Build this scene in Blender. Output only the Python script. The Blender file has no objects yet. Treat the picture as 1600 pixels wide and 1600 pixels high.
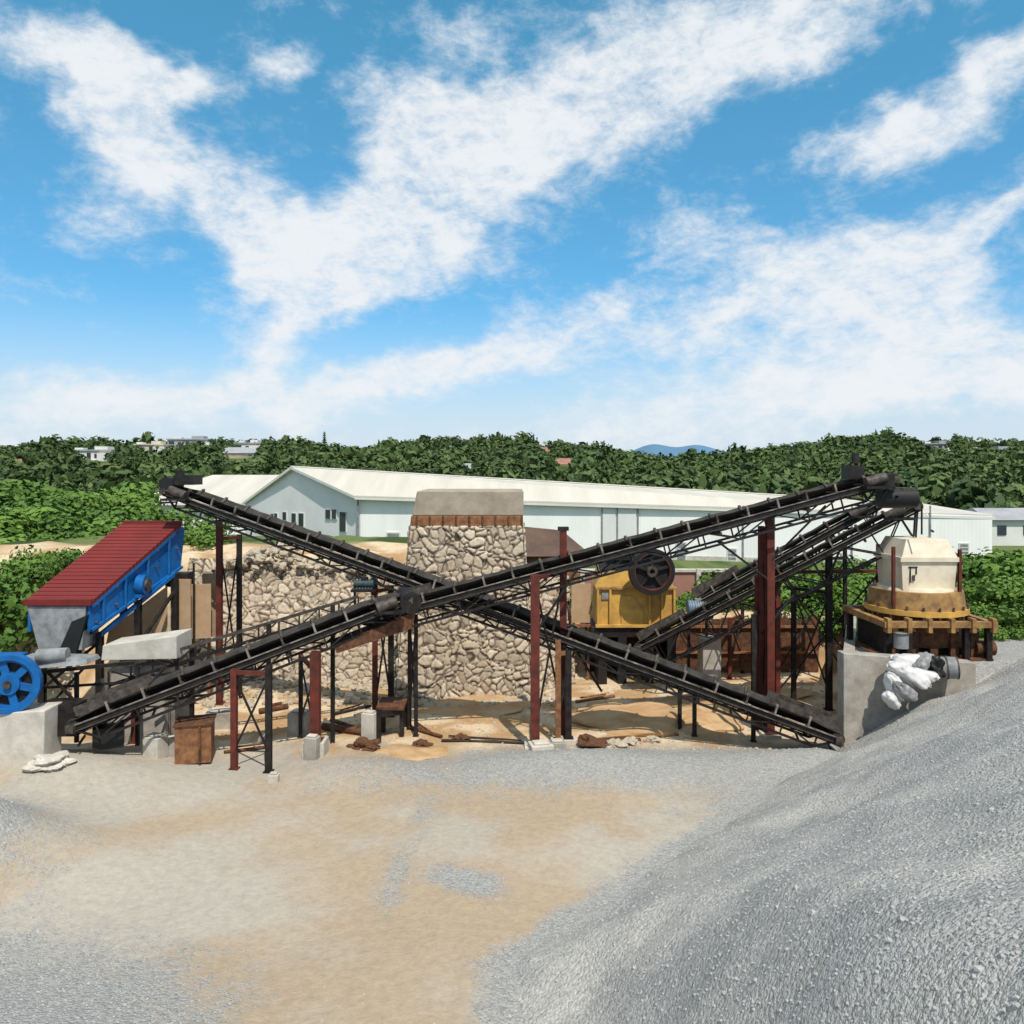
import bpy, math, random, numpy as np
from mathutils import Vector, Matrix, noise as mn
random.seed(7); rng=np.random.default_rng(7)
S=bpy.context.scene
S.view_settings.view_transform='Standard'; S.view_settings.look='None'; S.view_settings.exposure=0
H=8.7; F=1244.0; HY=735.0
def W(px,py,d): return Vector(((px-800)/F*d, d, H-(py-HY)/F*d))
def sm(a,b,x):
    t=min(1,max(0,(x-a)/(b-a))); return t*t*(3-2*t)
# ------------------------------------------------------------------ materials
def newmat(name):
    m=bpy.data.materials.new(name); m.use_nodes=True; nt=m.node_tree
    return m,nt,nt.nodes['Principled BSDF']
def mat(name,c,rough=.7,var=.25,scale=3,bump=.2,metal=0,c2=None,bd=.02,patch=.5,spec=.3):
    m,nt,b=newmat(name); N=nt.nodes; L=nt.links
    tc=N.new('ShaderNodeTexCoord'); n=N.new('ShaderNodeTexNoise'); n.inputs['Scale'].default_value=scale
    n.inputs['Detail'].default_value=4; n.inputs['Roughness'].default_value=.68
    L.new(tc.outputs['Object'],n.inputs['Vector'])
    r=N.new('ShaderNodeValToRGB'); r.color_ramp.elements[0].position=patch-.15; r.color_ramp.elements[1].position=patch+.18
    if c2 is None: c2=tuple(x*(1-var) for x in c)
    r.color_ramp.elements[0].color=(*c2,1); r.color_ramp.elements[1].color=(*c,1)
    L.new(n.outputs['Fac'],r.inputs[0]); L.new(r.outputs[0],b.inputs['Base Color'])
    b.inputs['Roughness'].default_value=rough; b.inputs['Metallic'].default_value=metal
    b.inputs['Specular IOR Level'].default_value=spec
    if bump>=.3:
        n2=N.new('ShaderNodeTexNoise'); n2.inputs['Scale'].default_value=scale*6; n2.inputs['Detail'].default_value=3
        L.new(tc.outputs['Object'],n2.inputs['Vector'])
        bp=N.new('ShaderNodeBump'); bp.inputs['Strength'].default_value=bump; bp.inputs['Distance'].default_value=bd
        L.new(n2.outputs['Fac'],bp.inputs['Height']); L.new(bp.outputs[0],b.inputs['Normal'])
    return m
STEEL=mat('dark_steel',(.035,.028,.025),.55,scale=4,c2=(.010,.008,.008),metal=.2)
STEEL2=mat('weathered_steel',(.12,.10,.085),.6,scale=5,c2=(.035,.026,.02),metal=.2)
HILITE=mat('highlight_steel',(.30,.26,.22),.8,scale=3,c2=(.04,.03,.025))  # pale steel: conveyor highlights are put into its colour
BELT=mat('rubber_belt',(.022,.021,.02),.85,scale=2,c2=(.06,.052,.045),spec=.15)
RUST=mat('rust_red_paint',(.15,.028,.018),.65,scale=3,c2=(.06,.018,.012))
RUST2=mat('rust_brown',(.17,.07,.03),.85,scale=6,c2=(.05,.025,.016))
REDP=mat('red_paint',(.19,.022,.02),.6,scale=3,c2=(.12,.02,.016),spec=.2)
BLUE=mat('blue_paint',(.008,.13,.38),.45,scale=2.5,c2=(.006,.085,.27))
YEL=mat('yellow_paint',(.64,.38,.08),.5,scale=1.8,c2=(.40,.22,.06))
YEL2=mat('ochre_paint',(.42,.24,.08),.6,scale=2.5,c2=(.17,.09,.04))
CREAM=mat('cream_paint',(.70,.61,.47),.55,scale=1.6,c2=(.54,.44,.31),patch=.42)
CONC=mat('concrete',(.42,.38,.33),.9,scale=2,c2=(.26,.23,.195),bump=.4)
CONC2=mat('light_concrete',(.60,.55,.48),.9,scale=2,c2=(.42,.38,.32),bump=.3)
CAP=mat('concrete_cap',(.40,.33,.25),.9,scale=1.5,c2=(.27,.22,.165),bump=.4)
PLY=mat('plywood',(.46,.31,.19),.8,scale=1.2,c2=(.36,.23,.13))
WOOD=mat('old_timber',(.30,.14,.06),.85,scale=5,c2=(.14,.06,.03))
BLACK=mat('black_rubber',(.015,.015,.015),.6,scale=4)
GREYM=mat('grey_metal',(.30,.30,.30),.5,scale=3,c2=(.16,.16,.16))
GLASS=mat('dark_window',(.05,.06,.07),.2,scale=1,bump=0)
WHITEW=mat('white_wall',(.74,.72,.70),.75,scale=.25,c2=(.66,.64,.62),bump=.05)
BEIGE=mat('house_render',(.60,.52,.42),.85,scale=.3,c2=(.50,.43,.34),bump=0)
HWHITE=mat('house_white',(.70,.67,.63),.85,scale=.3,c2=(.60,.58,.54),bump=0)
HRED=mat('house_roof_tile',(.36,.18,.14),.85,scale=.5,bump=0)
HGREY=mat('house_roof_grey',(.36,.36,.37),.8,scale=.5,bump=0)
BROWNR=mat('brown_roof',(.13,.075,.05),.8,scale=1,c2=(.08,.05,.04))
BAG=mat('white_sack',(.68,.66,.64),.45,scale=1.4,c2=(.30,.30,.30),patch=.42)
BAG2=mat('grey_sack',(.36,.36,.37),.45,scale=2,c2=(.10,.10,.10))
TANW=mat('mud_brick',(.40,.27,.18),.9,scale=2,c2=(.28,.19,.12))
def ribbed(name,c,c2,period,axis=0,st=.5):
    m,nt,b=newmat(name); N=nt.nodes; L=nt.links
    tc=N.new('ShaderNodeTexCoord'); w=N.new('ShaderNodeTexWave'); w.inputs['Scale'].default_value=period
    w.bands_direction='XYZ'[axis]; L.new(tc.outputs['Object'],w.inputs[0])
    bp=N.new('ShaderNodeBump'); bp.inputs['Strength'].default_value=st; bp.inputs['Distance'].default_value=.03
    L.new(w.outputs['Fac'],bp.inputs['Height']); L.new(bp.outputs[0],b.inputs['Normal'])
    n=N.new('ShaderNodeTexNoise'); n.inputs['Scale'].default_value=.15; n.inputs['Detail'].default_value=4
    mp=N.new('ShaderNodeMapping'); mp.inputs['Scale'].default_value=(3,.4,1)
    L.new(tc.outputs['Object'],mp.inputs[0]); L.new(mp.outputs[0],n.inputs['Vector'])
    r=N.new('ShaderNodeValToRGB'); r.color_ramp.elements[0].position=.35; r.color_ramp.elements[1].position=.62
    r.color_ramp.elements[0].color=(*c2,1); r.color_ramp.elements[1].color=(*c,1)
    L.new(n.outputs['Fac'],r.inputs[0]); L.new(r.outputs[0],b.inputs['Base Color']); b.inputs['Roughness'].default_value=.6
    b.inputs['Specular IOR Level'].default_value=.25
    return m
ROOF=ribbed('cream_metal_roof',(.58,.53,.45),(.50,.46,.385),1.2)
WALLR=ribbed('white_metal_wall',(.88,.85,.81),(.80,.77,.74),1.0,0,.2)
REDRIB=ribbed('red_ribbed_cover',(.20,.025,.022),(.13,.02,.018),2.0,1)
def leafmat(name,c1,c2,wr=.45):
    m,nt,b=newmat(name); N=nt.nodes; L=nt.links
    a=N.new('ShaderNodeAttribute'); a.attribute_name='var'
    oi=N.new('ShaderNodeObjectInfo')
    ad=N.new('ShaderNodeMath'); ad.operation='MULTIPLY_ADD'; ad.inputs[1].default_value=1-wr
    ml=N.new('ShaderNodeMath'); ml.operation='MULTIPLY'; ml.inputs[1].default_value=wr
    L.new(oi.outputs['Random'],ml.inputs[0]); L.new(a.outputs['Fac'],ad.inputs[0]); L.new(ml.outputs[0],ad.inputs[2])
    r=N.new('ShaderNodeValToRGB'); r.color_ramp.elements[0].color=(*c1,1); r.color_ramp.elements[1].color=(*c2,1)
    L.new(ad.outputs[0],r.inputs[0]); L.new(r.outputs[0],b.inputs['Base Color'])
    b.inputs['Roughness'].default_value=.65; b.inputs['Specular IOR Level'].default_value=.2
    return m
LEAF=leafmat('foliage',(.028,.07,.012),(.15,.25,.04))
LEAFD=leafmat('far_foliage',(.022,.045,.016),(.12,.17,.05),.55)
BARK=mat('bark',(.10,.075,.05),.9,scale=6)
# ------------------------------------------------------------------ mesh builder
class MB:
    def __init__(s): s.v=[];s.f=[];s.m=[];s.mats=[];s.sm=[]
    def mi(s,m):
        if m not in s.mats: s.mats.append(m)
        return s.mats.index(m)
    def add(s,vs,fs,m,smooth=False):
        o=len(s.v); s.v+= [tuple(v) for v in vs]; k=s.mi(m)
        for f in fs: s.f.append([i+o for i in f]); s.m.append(k); s.sm.append(smooth)
    def hexa(s,b,t,m):
        s.add(list(b)+list(t),[(3,2,1,0),(4,5,6,7),(0,1,5,4),(1,2,6,5),(2,3,7,6),(3,0,4,7)],m)
    def box(s,c,sz,m,rz=0,R=None):
        M=R or Matrix.Rotation(rz,3,'Z'); c=Vector(c)
        q=[(-1,-1),(1,-1),(1,1),(-1,1)]
        s.hexa([c+M@Vector((a*sz[0]/2,b*sz[1]/2,-sz[2]/2)) for a,b in q],[c+M@Vector((a*sz[0]/2,b*sz[1]/2,sz[2]/2)) for a,b in q],m)
    def beam(s,p,q,w,h,m,up=(0,0,1)):
        p=Vector(p);q=Vector(q);u=(q-p)
        if u.length<1e-5:return
        u.normalize(); up=Vector(up)
        if abs(u.dot(up))>.98: up=Vector((1,0,0)) if abs(u.x)<.9 else Vector((0,1,0))
        a=u.cross(up).normalized(); b=a.cross(u).normalized()
        o=[(-1,-1),(1,-1),(1,1),(-1,1)]
        s.hexa([p+a*i*w/2+b*j*h/2 for i,j in o][::-1],[q+a*i*w/2+b*j*h/2 for i,j in o][::-1],m)
    def ibeam(s,p,q,w,m):
        p=Vector(p);q=Vector(q)
        s.beam(p,q,w*.16,w*.98,m,up=(0,1,0))
        for k in(-1,1):
            o=Vector((0,k*w*.42,0)); s.beam(p+o,q+o,w,w*.16,m,up=(0,1,0))
    def cyl(s,p,q,r,m,n=16,r2=None,cap=True):
        p=Vector(p);q=Vector(q);u=(q-p).normalized(); r2=r if r2 is None else r2
        a=u.orthogonal().normalized(); b=u.cross(a)
        vs=[];
        for c,rr in((p,r),(q,r2)):
            for i in range(n):
                t=2*math.pi*i/n; vs.append(c+a*math.cos(t)*rr+b*math.sin(t)*rr)
        s.add(vs,[(i,(i+1)%n,n+(i+1)%n,n+i) for i in range(n)],m,True)
        if cap: s.add(vs,[tuple(range(n))[::-1],tuple(range(n,2*n))],m)
    def ring(s,c,axis,ro,ri,w,m,n=28):
        c=Vector(c);u=Vector(axis).normalized();a=u.orthogonal().normalized();b=u.cross(a);vs=[]
        for k,rr in((-.5,ro),(.5,ro),(.5,ri),(-.5,ri)):
            for i in range(n):
                t=2*math.pi*i/n; vs.append(c+u*k*w+a*math.cos(t)*rr+b*math.sin(t)*rr)
        fs=[]
        for k in range(4):
            k2=(k+1)%4
            for i in range(n): fs.append((k*n+i,k*n+(i+1)%n,k2*n+(i+1)%n,k2*n+i))
        s.add(vs,fs,m)
    def prism(s,pts,off,m):
        pts=[Vector(p) for p in pts]; off=Vector(off); n=len(pts)
        s.add(pts+[p+off for p in pts],[tuple(range(n))[::-1],tuple(range(n,2*n))]+[(i,(i+1)%n,n+(i+1)%n,n+i) for i in range(n)],m)
    def obj(s,name,bevel=0):
        me=bpy.data.meshes.new(name); me.from_pydata(s.v,[],s.f)
        for m in s.mats: me.materials.append(m)
        me.polygons.foreach_set('material_index',s.m); me.polygons.foreach_set('use_smooth',s.sm); me.update()
        import bmesh
        bm=bmesh.new(); bm.from_mesh(me); bmesh.ops.recalc_face_normals(bm,faces=bm.faces); bm.to_mesh(me); bm.free()
        o=bpy.data.objects.new(name,me); S.collection.objects.link(o)
        if bevel:
            b=o.modifiers.new('b','BEVEL'); b.width=bevel; b.segments=2; b.limit_method='ANGLE'
        return o
# ------------------------------------------------------------------ terrain
CP=[(-900,708),(-200,714),(0,722),(100,718),(180,709),(250,702),(330,705),(420,709),(560,722),(650,708),(700,701),(760,706),(850,711),(930,720),(1000,735),(1100,730),(1180,722),(1250,713),(1350,706),(1450,704),(1600,709),(2500,704)]
def crest(x):
    px=800+x*F/300
    for i in range(len(CP)-1):
        if px<=CP[i+1][0]:
            t=sm(CP[i][0],CP[i+1][0],px); py=CP[i][1]*(1-t)+CP[i+1][1]*t; break
    else: py=704
    return H+(HY-py)/F*300
def edge(y): return 10.35+max(0,y-25)*.44
def g(x,y):
    z=0
    if y>60:
        z=crest(x)*sm(105,300,y)*(1-.6*sm(320,700,y))
        return z+mn.noise(Vector((x*.02,y*.02,0)))*2.4*sm(105,160,y)+mn.noise(Vector((x*.07,y*.07,4)))*.9*sm(105,160,y)
    z+=.10*mn.noise(Vector((x*.35,y*.35,1)))*(1-sm(30,40,y))+.25*mn.noise(Vector((x*.16,y*.16,8)))*(1-sm(22,26,y))
    z+=.45*math.exp(-((y-23.2-.03*x)/1.1)**2)*sm(-8,-3,x)*(1-sm(9,11,x))*(.7+.3*math.sin(x*.9))
    z+=.75*math.exp(-((y-22.2)/1.9)**2)*math.exp(-((x+13.2)/3.4)**2)
    z+=2.0*math.exp(-(((x+13.6)/3.0)**2+((y-17.6)/1.7)**2))
    z+=2.4*(1-sm(6,14.5,y))*sm(0,-11,x) if y<14.5 else 0
    zl=5.0*(1-sm(-4.0,-3.0,x))*sm(34.2,35.0,y)*(1-sm(44,60,y))
    zl=max(zl,(3.6+.6*mn.noise(Vector((x*.4,y*.4,3))))*(1-sm(-15,-13.5,x))*sm(28.5,33,y)*(1-sm(44,60,y)))
    zl+=.35*mn.noise(Vector((x*.5,y*.5,6)))*sm(35,36,y)*(1-sm(-4.5,-3.5,x))
    zr=2.4*sm(-3,-2,x)*sm(34.6,35.2,y)*(1-sm(46,60,y))
    e=edge(y); zp=2.5*sm(e,e+.25,x)*sm(25.3,25.6,y)*(1-sm(46,60,y))
    return z+max(zl,zr,zp)
def gauss(x,y,cx,cy,rx,ry,a=0):
    dx,dy=x-cx,y-cy; c,s_=math.cos(a),math.sin(a)
    return math.exp(-(((dx*c+dy*s_)/rx)**2+((-dx*s_+dy*c)/ry)**2)*.9)
def pile(x,y):
    z=.477*(x+.2)-.439*(y-13.6)
    z-=.5*max(0,14-y)*(1-sm(0,4,x))
    z+=.22*mn.noise(Vector((x*.3,y*.3,5)))*sm(-.2,2,z)+.10*mn.noise(Vector((x*1.3,y*1.3,5)))+.25*mn.noise(Vector((x*.35,y*.35,15)))
    z=z if z<6.2 else 6.2+(z-6.2)*.15
    return z
def gm(x,y):
    m=0
    m=max(m,1.15*(1-sm(12.5,17.5,y+.28*(x+9)))*(1-sm(-6.5,-2.2,x)))
    m=max(m,gauss(x,y,-14.0,17.6,3.4,2.4)*1.5)
    m=max(m,gauss(x,y,3.5,23.2,9.0,1.7,.03)*1.2)
    m=max(m,gauss(x,y,9,21.8,4.5,3)*1.15)
    m=max(m,gauss(x,y,-.95,16.9,.95,.5,-.45)*1.25)
    m=max(m,gauss(x,y,-2.5,17.3,.45,1.6,0)*.75)
    m=max(m,gauss(x,y,-2.2,20.5,.5,1.6,0)*.6)
    m=max(m,gauss(x,y,-4,25.2,1.4,.5)*.5)
    if y<29:
        p=pile(x,y); m=max(m,1.15*sm(-.75,-.05,p))
    return m
def fbm(x,y,s,o=5,k=0):
    return mn.fractal(Vector((x*s,y*s,k)),.9,2.1,o)*.5+.5
def lc(a,b,t): return tuple(a[i]*(1-t)+b[i]*t for i in range(3))
def basecol(x,y,z):
    if y<62:
        s=lc((.385,.295,.205),(.40,.355,.295),sm(.35,.65,fbm(x,y,.2,4)+.12*math.cos((x+1)*.25)*-1))
        d=lc((.42,.26,.13),(.62,.48,.32),sm(.36,.62,fbm(x,y,.7,6,3)))
        c=lc(s,d,sm(23.9,26.0,y+(fbm(x,y,.6,5,5)-.5)*2.2))
    else: c=(.4,.3,.2)
    if y>60: gv=1
    else:
        gv=sm(36,42,y)
        if x<-3: gv=sm(37,43,y)
        if x>edge(y)+.2 and y>25.8: gv=max(gv,sm(28,31,y)*.9+sm(15,18,x)*.9)
    gv=sm(.35,.65,gv+(fbm(x,y,.5,5,9)-.5)*.5)
    s_=.3 if y<100 else .06
    gc=lc((.045,.075,.02),(.13,.16,.055),sm(.36,.62,fbm(x,y,s_,6,2)))
    if y>120: gc=lc(gc,(.34,.27,.18),sm(.60,.72,fbm(x,y,.06,5,12))*.8)
    return lc(c,gc,gv)
def axis_samples(spec):
    out=[]
    for a,b,st in spec:
        k=a
        while k<b-1e-6: out.append(k); k+=st
    out.append(spec[-1][1]); return out
xs=axis_samples([(-1200,-200,50),(-200,-50,5),(-50,-20,1),(-20,20,.2),(20,50,1),(50,200,5),(200,1200,50)])
ys=axis_samples([(-60,4,4),(4,11,.5),(11,36,.2),(36,60,.6),(60,320,4),(320,3000,90)])
vs=[(x,y,g(x,y)) for y in ys for x in xs]; nx=len(xs)
fs=[(j*nx+i,j*nx+i+1,(j+1)*nx+i+1,(j+1)*nx+i) for j in range(len(ys)-1) for i in range(nx-1)]
me=bpy.data.meshes.new('ground'); me.from_pydata(vs,[],fs)
a=me.attributes.new('gravel','FLOAT','POINT'); a.data.foreach_set('value',[gm(x,y)+(fbm(x,y,1.4,5,7)-.5)*.55 if y<36 else 0 for x,y,z in vs])
a=me.attributes.new('soil','FLOAT_COLOR','POINT')
a.data.foreach_set('color',np.array([(*basecol(*v),1) for v in vs],dtype=np.float32).ravel())
me.polygons.foreach_set('use_smooth',[True]*len(fs))
ground=bpy.data.objects.new('ground',me); S.collection.objects.link(ground)
def stonetex(N,L,geo,sc1,sc2,c1,c2):
    v=N.new('ShaderNodeTexVoronoi'); v.inputs['Scale'].default_value=sc1; L.new(geo.outputs['Position'],v.inputs['Vector'])
    v2=N.new('ShaderNodeTexVoronoi'); v2.inputs['Scale'].default_value=sc2; L.new(geo.outputs['Position'],v2.inputs['Vector'])
    s=N.new('ShaderNodeSeparateColor'); L.new(v.outputs['Color'],s.inputs[0])
    s2=N.new('ShaderNodeSeparateColor'); L.new(v2.outputs['Color'],s2.inputs[0])
    av=N.new('ShaderNodeMath'); av.operation='ADD'; L.new(s.outputs[0],av.inputs[0]); L.new(s2.outputs[0],av.inputs[1])
    hf=N.new('ShaderNodeMath'); hf.operation='MULTIPLY'; hf.inputs[1].default_value=.5; L.new(av.outputs[0],hf.inputs[0])
    r=N.new('ShaderNodeValToRGB'); r.color_ramp.elements[0].color=(*c1,1); r.color_ramp.elements[1].color=(*c2,1); L.new(hf.outputs[0],r.inputs[0])
    a=N.new('ShaderNodeMath'); a.operation='MULTIPLY_ADD'; a.inputs[1].default_value=.5
    L.new(v2.outputs['Distance'],a.inputs[0]); L.new(v.outputs['Distance'],a.inputs[2])
    return r.outputs[0],a.outputs[0],s.outputs[1]
def groundmat():
    m,nt,b=newmat('ground_mix'); N=nt.nodes; L=nt.links
    geo=N.new('ShaderNodeNewGeometry')
    def mth(op,*args):
        x=N.new('ShaderNodeMath'); x.operation=op
        for i,v in enumerate(args):
            if isinstance(v,(int,float)): x.inputs[i].default_value=v
            else: L.new(v,x.inputs[i])
        return x.outputs[0]
    so=N.new('ShaderNodeAttribute'); so.attribute_name='soil'
    n=N.new('ShaderNodeTexNoise'); n.inputs['Scale'].default_value=5; n.inputs['Detail'].default_value=5; n.inputs['Roughness'].default_value=.75; L.new(geo.outputs['Position'],n.inputs['Vector'])
    r=N.new('ShaderNodeValToRGB'); r.color_ramp.elements[0].position=.3; r.color_ramp.elements[1].position=.7
    r.color_ramp.elements[0].color=(.84,.84,.84,1); r.color_ramp.elements[1].color=(1.1,1.1,1.1,1); L.new(n.outputs['Fac'],r.inputs[0])
    mu=N.new('ShaderNodeMix'); mu.data_type='RGBA'; mu.blend_type='MULTIPLY'; mu.inputs[0].default_value=1; L.new(so.outputs['Color'],mu.inputs[6]); L.new(r.outputs[0],mu.inputs[7])
    gc,gh,rnd=stonetex(N,L,geo,17,42,(.22,.215,.205),(.43,.415,.39))
    ag=N.new('ShaderNodeAttribute'); ag.attribute_name='gravel'
    f=mth('ADD',ag.outputs['Fac'],mth('MULTIPLY',mth('SUBTRACT',rnd,.5),.45))
    gf=N.new('ShaderNodeMapRange'); gf.interpolation_type='SMOOTHSTEP'; gf.inputs[1].default_value=.25; gf.inputs[2].default_value=.9; L.new(f,gf.inputs[0])
    x=N.new('ShaderNodeMix'); x.data_type='RGBA'; L.new(gf.outputs[0],x.inputs[0]); L.new(mu.outputs[2],x.inputs[6]); L.new(gc,x.inputs[7])
    L.new(x.outputs[2],b.inputs['Base Color']); b.inputs['Roughness'].default_value=.95; b.inputs['Specular IOR Level'].default_value=.1
    hh=mth('ADD',mth('MULTIPLY',mth('MULTIPLY',gh,-.04),gf.outputs[0]),mth('MULTIPLY',n.outputs['Fac'],.055))
    bp=N.new('ShaderNodeBump'); bp.inputs['Strength'].default_value=.8; bp.inputs['Distance'].default_value=1; L.new(hh,bp.inputs['Height']); L.new(bp.outputs[0],b.inputs['Normal'])
    return m
me.materials.append(groundmat())
px_=axis_samples([(-6,-2,.4),(-2,14,.12),(14,24,.3)]); py_=axis_samples([(-6,2,.5),(2,29,.12)])
vs=[]
for y in py_:
    for x in px_: vs.append((x,y,max(pile(x,y),g(x,y)-.25)))
nx=len(px_)
fs=[(j*nx+i,j*nx+i+1,(j+1)*nx+i+1,(j+1)*nx+i) for j in range(len(py_)-1) for i in range(nx-1)]
me=bpy.data.meshes.new('gravel_pile'); me.from_pydata(vs,[],fs); me.polygons.foreach_set('use_smooth',[True]*len(fs))
a=me.attributes.new('tone','FLOAT','POINT'); a.data.foreach_set('value',[fbm(x,y,.5,5,3) for x,y,z in vs])
po=bpy.data.objects.new('gravel_pile',me); S.collection.objects.link(po)
def gravmat():
    m,nt,b=newmat('crushed_stone'); N=nt.nodes; L=nt.links
    geo=N.new('ShaderNodeNewGeometry')
    gc,gh,rnd=stonetex(N,L,geo,17,42,(.25,.24,.23),(.52,.50,.47))
    at=N.new('ShaderNodeAttribute'); at.attribute_name='tone'
    r2=N.new('ShaderNodeValToRGB'); r2.color_ramp.elements[0].position=.3; r2.color_ramp.elements[1].position=.7
    r2.color_ramp.elements[0].color=(.86,.86,.86,1); r2.color_ramp.elements[1].color=(1.1,1.08,1.04,1); L.new(at.outputs['Fac'],r2.inputs[0])
    mu=N.new('ShaderNodeMix'); mu.data_type='RGBA'; mu.blend_type='MULTIPLY'; mu.inputs[0].default_value=1
    L.new(gc,mu.inputs[6]); L.new(r2.outputs[0],mu.inputs[7]); L.new(mu.outputs[2],b.inputs['Base Color'])
    bp=N.new('ShaderNodeBump'); bp.invert=True; bp.inputs['Strength'].default_value=.7; bp.inputs['Distance'].default_value=.042
    L.new(gh,bp.inputs['Height']); L.new(bp.outputs[0],b.inputs['Normal']); b.inputs['Roughness'].default_value=.95; b.inputs['Specular IOR Level'].default_value=.1
    return m
me.materials.append(gravmat())
# ------------------------------------------------------------------ instancing helper
def instancer(name,src,places):
    v=[];f=[]
    for p,s,a,nrm in places:
        nrm=Vector(nrm).normalized(); t=nrm.orthogonal().normalized(); t=Matrix.Rotation(a,3,nrm)@t; bta=nrm.cross(t)
        o=len(v); p=Vector(p)
        for i,j in((-1,-1),(1,-1),(1,1),(-1,1)): v.append(p+t*i*s/2+bta*j*s/2)
        f.append((o,o+1,o+2,o+3))
    me=bpy.data.meshes.new(name); me.from_pydata(v,[],f)
    o=bpy.data.objects.new(name,me); S.collection.objects.link(o)
    src.parent=o; o.instance_type='FACES'; o.use_instance_faces_scale=True; o.instance_faces_scale=1
    o.show_instancer_for_render=False; o.show_instancer_for_viewport=False
    return o
def stone(name,m,seed):
    import bmesh
    bm=bmesh.new(); bmesh.ops.create_icosphere(bm,subdivisions=1,radius=.5)
    r=random.Random(seed)
    for v in bm.verts: v.co*=r.uniform(.7,1.2); v.co.z*=.7
    me=bpy.data.meshes.new(name); bm.to_mesh(me); bm.free(); me.materials.append(m)
    o=bpy.data.objects.new(name,me); S.collection.objects.link(o); return o
STG=mat('stone_grey',(.48,.465,.44),.95,scale=1,c2=(.28,.275,.265))
STT=mat('stone_tan',(.50,.42,.31),.95,scale=1,c2=(.33,.27,.2))
pl=[]
for i in range(26000):
    d=4.5+22*random.random()**.9; x=random.uniform(-.7,.75)*d
    zp=pile(x,d); zg=g(x,d)
    if zp>zg: k=1.0
    else: k=1.0 if gm(x,d)+random.uniform(-.25,.25)>.6 else .02
    if random.random()>k: continue
    s=random.uniform(.018,.052)*(1 if random.random()<.96 else 1.8)
    pl.append(((x,d,max(zp,zg)),s,random.uniform(0,6),(random.uniform(-.4,.4),random.uniform(-.4,.4),1)))
instancer('gravel',stone('gravel_stone',STG,1),pl)
pl=[]
for i in range(1300):
    d=random.uniform(24.5,33); x=random.uniform(-.45,.4)*d
    if pile(x,d)>0: continue
    pl.append(((x,d,g(x,d)),random.uniform(.03,.16)*(2 if d>29 and random.random()<.2 else 1),random.uniform(0,6),(random.uniform(-.4,.4),random.uniform(-.4,.4),1)))
instancer('loose_rubble',stone('rubble_stone',STT,3),pl)
# ------------------------------------------------------------------ foliage
def crown(name,lobes,nleaf,ls,m,seed,trunk=0,flat=.8):
    r=np.random.default_rng(seed)
    L=[]
    for i in range(lobes):
        a=r.uniform(0,2*math.pi); rr=r.uniform(0,.6); L.append((rr*math.cos(a),rr*math.sin(a),r.uniform(-.3,.6)*flat,r.uniform(.22,.42)))
    L=np.array(L); k=r.integers(0,lobes,nleaf)
    d=r.normal(size=(nleaf,3)); d/=np.linalg.norm(d,axis=1)[:,None]
    rad=L[k,3]*r.uniform(.55,1.12,nleaf)
    P=L[k,:3]+d*rad[:,None]*np.array([1,1,.8])
    lobev=r.uniform(0,1,lobes)
    A=r.normal(size=(nleaf,3)); A=A-(A*d).sum(1)[:,None]*d*.7; A/=np.linalg.norm(A,axis=1)[:,None]
    B=np.cross(d+r.normal(size=(nleaf,3))*.4,A); B/=np.linalg.norm(B,axis=1)[:,None]
    s=ls*r.uniform(.6,1.3,nleaf)[:,None]
    V=np.stack([P-A*s,P-B*s*.55,P+A*s,P+B*s*.55],1).reshape(-1,3)
    mb=MB(); mb.v=[tuple(v) for v in V]; mb.f=[(4*i,4*i+1,4*i+2,4*i+3) for i in range(nleaf)]
    mb.mats=[m]; mb.m=[0]*nleaf; mb.sm=[False]*nleaf
    if trunk:
        base=(0,0,-.3-trunk); mb.cyl(base,(0.02,0,-.1),.06,BARK,8,.035)
        for q in L[:7]: mb.cyl((0.02,0,-.25),tuple(q[:3]),.03,BARK,5,.01)
    me=bpy.data.meshes.new(name); me.from_pydata(mb.v,[],mb.f)
    for q in mb.mats: me.materials.append(q)
    me.polygons.foreach_set('material_index',mb.m)
    at=me.attributes.new('var','FLOAT','FACE')
    vals=np.zeros(len(mb.f)); vals[:nleaf]=np.clip(lobev[k]*.5+r.uniform(0,.5,nleaf),0,1); at.data.foreach_set('value',vals)
    return me
def link(name,me,loc=(0,0,0),sc=(1,1,1),rz=0):
    o=bpy.data.objects.new(name,me); S.collection.objects.link(o); o.location=loc; o.scale=sc if not isinstance(sc,(int,float)) else (sc,)*3; o.rotation_euler=(0,0,rz); return o
far=[crown('far_crown_a',7,150,.15,LEAFD,1),crown('far_crown_b',5,120,.16,LEAFD,2),crown('far_crown_c',8,160,.14,LEAFD,3)]
# (px, top py, depth, width, storeys height, flat, wall, roof)
HS=[(38,717,235,9,3,0,HRED,HRED),(92,706,262,8,3,0,HWHITE,HGREY),(150,703,240,13,6,1,HWHITE,HGREY),(238,694,275,11,6,1,BEIGE,BEIGE),(300,686,285,14,9,1,HGREY,HGREY),(372,699,255,13,6,0,HWHITE,HGREY),(392,692,290,9,6,1,HWHITE,HGREY),(662,710,262,10,3,0,HWHITE,HGREY),(728,724,225,8,3,0,BEIGE,HGREY),(885,716,240,9,4,0,BEIGE,HRED),(1460,693,295,13,6,1,HGREY,HGREY),(1550,702,285,20,4,1,HGREY,HGREY),(705,696,290,6,3,0,BEIGE,HGREY),(850,699,290,8,3,0,HWHITE,HRED),(735,687,303,8,4,1,HWHITE,HGREY),(1485,703,270,6,3,1,HWHITE,HWHITE)]
pls=[[],[],[]]
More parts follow.
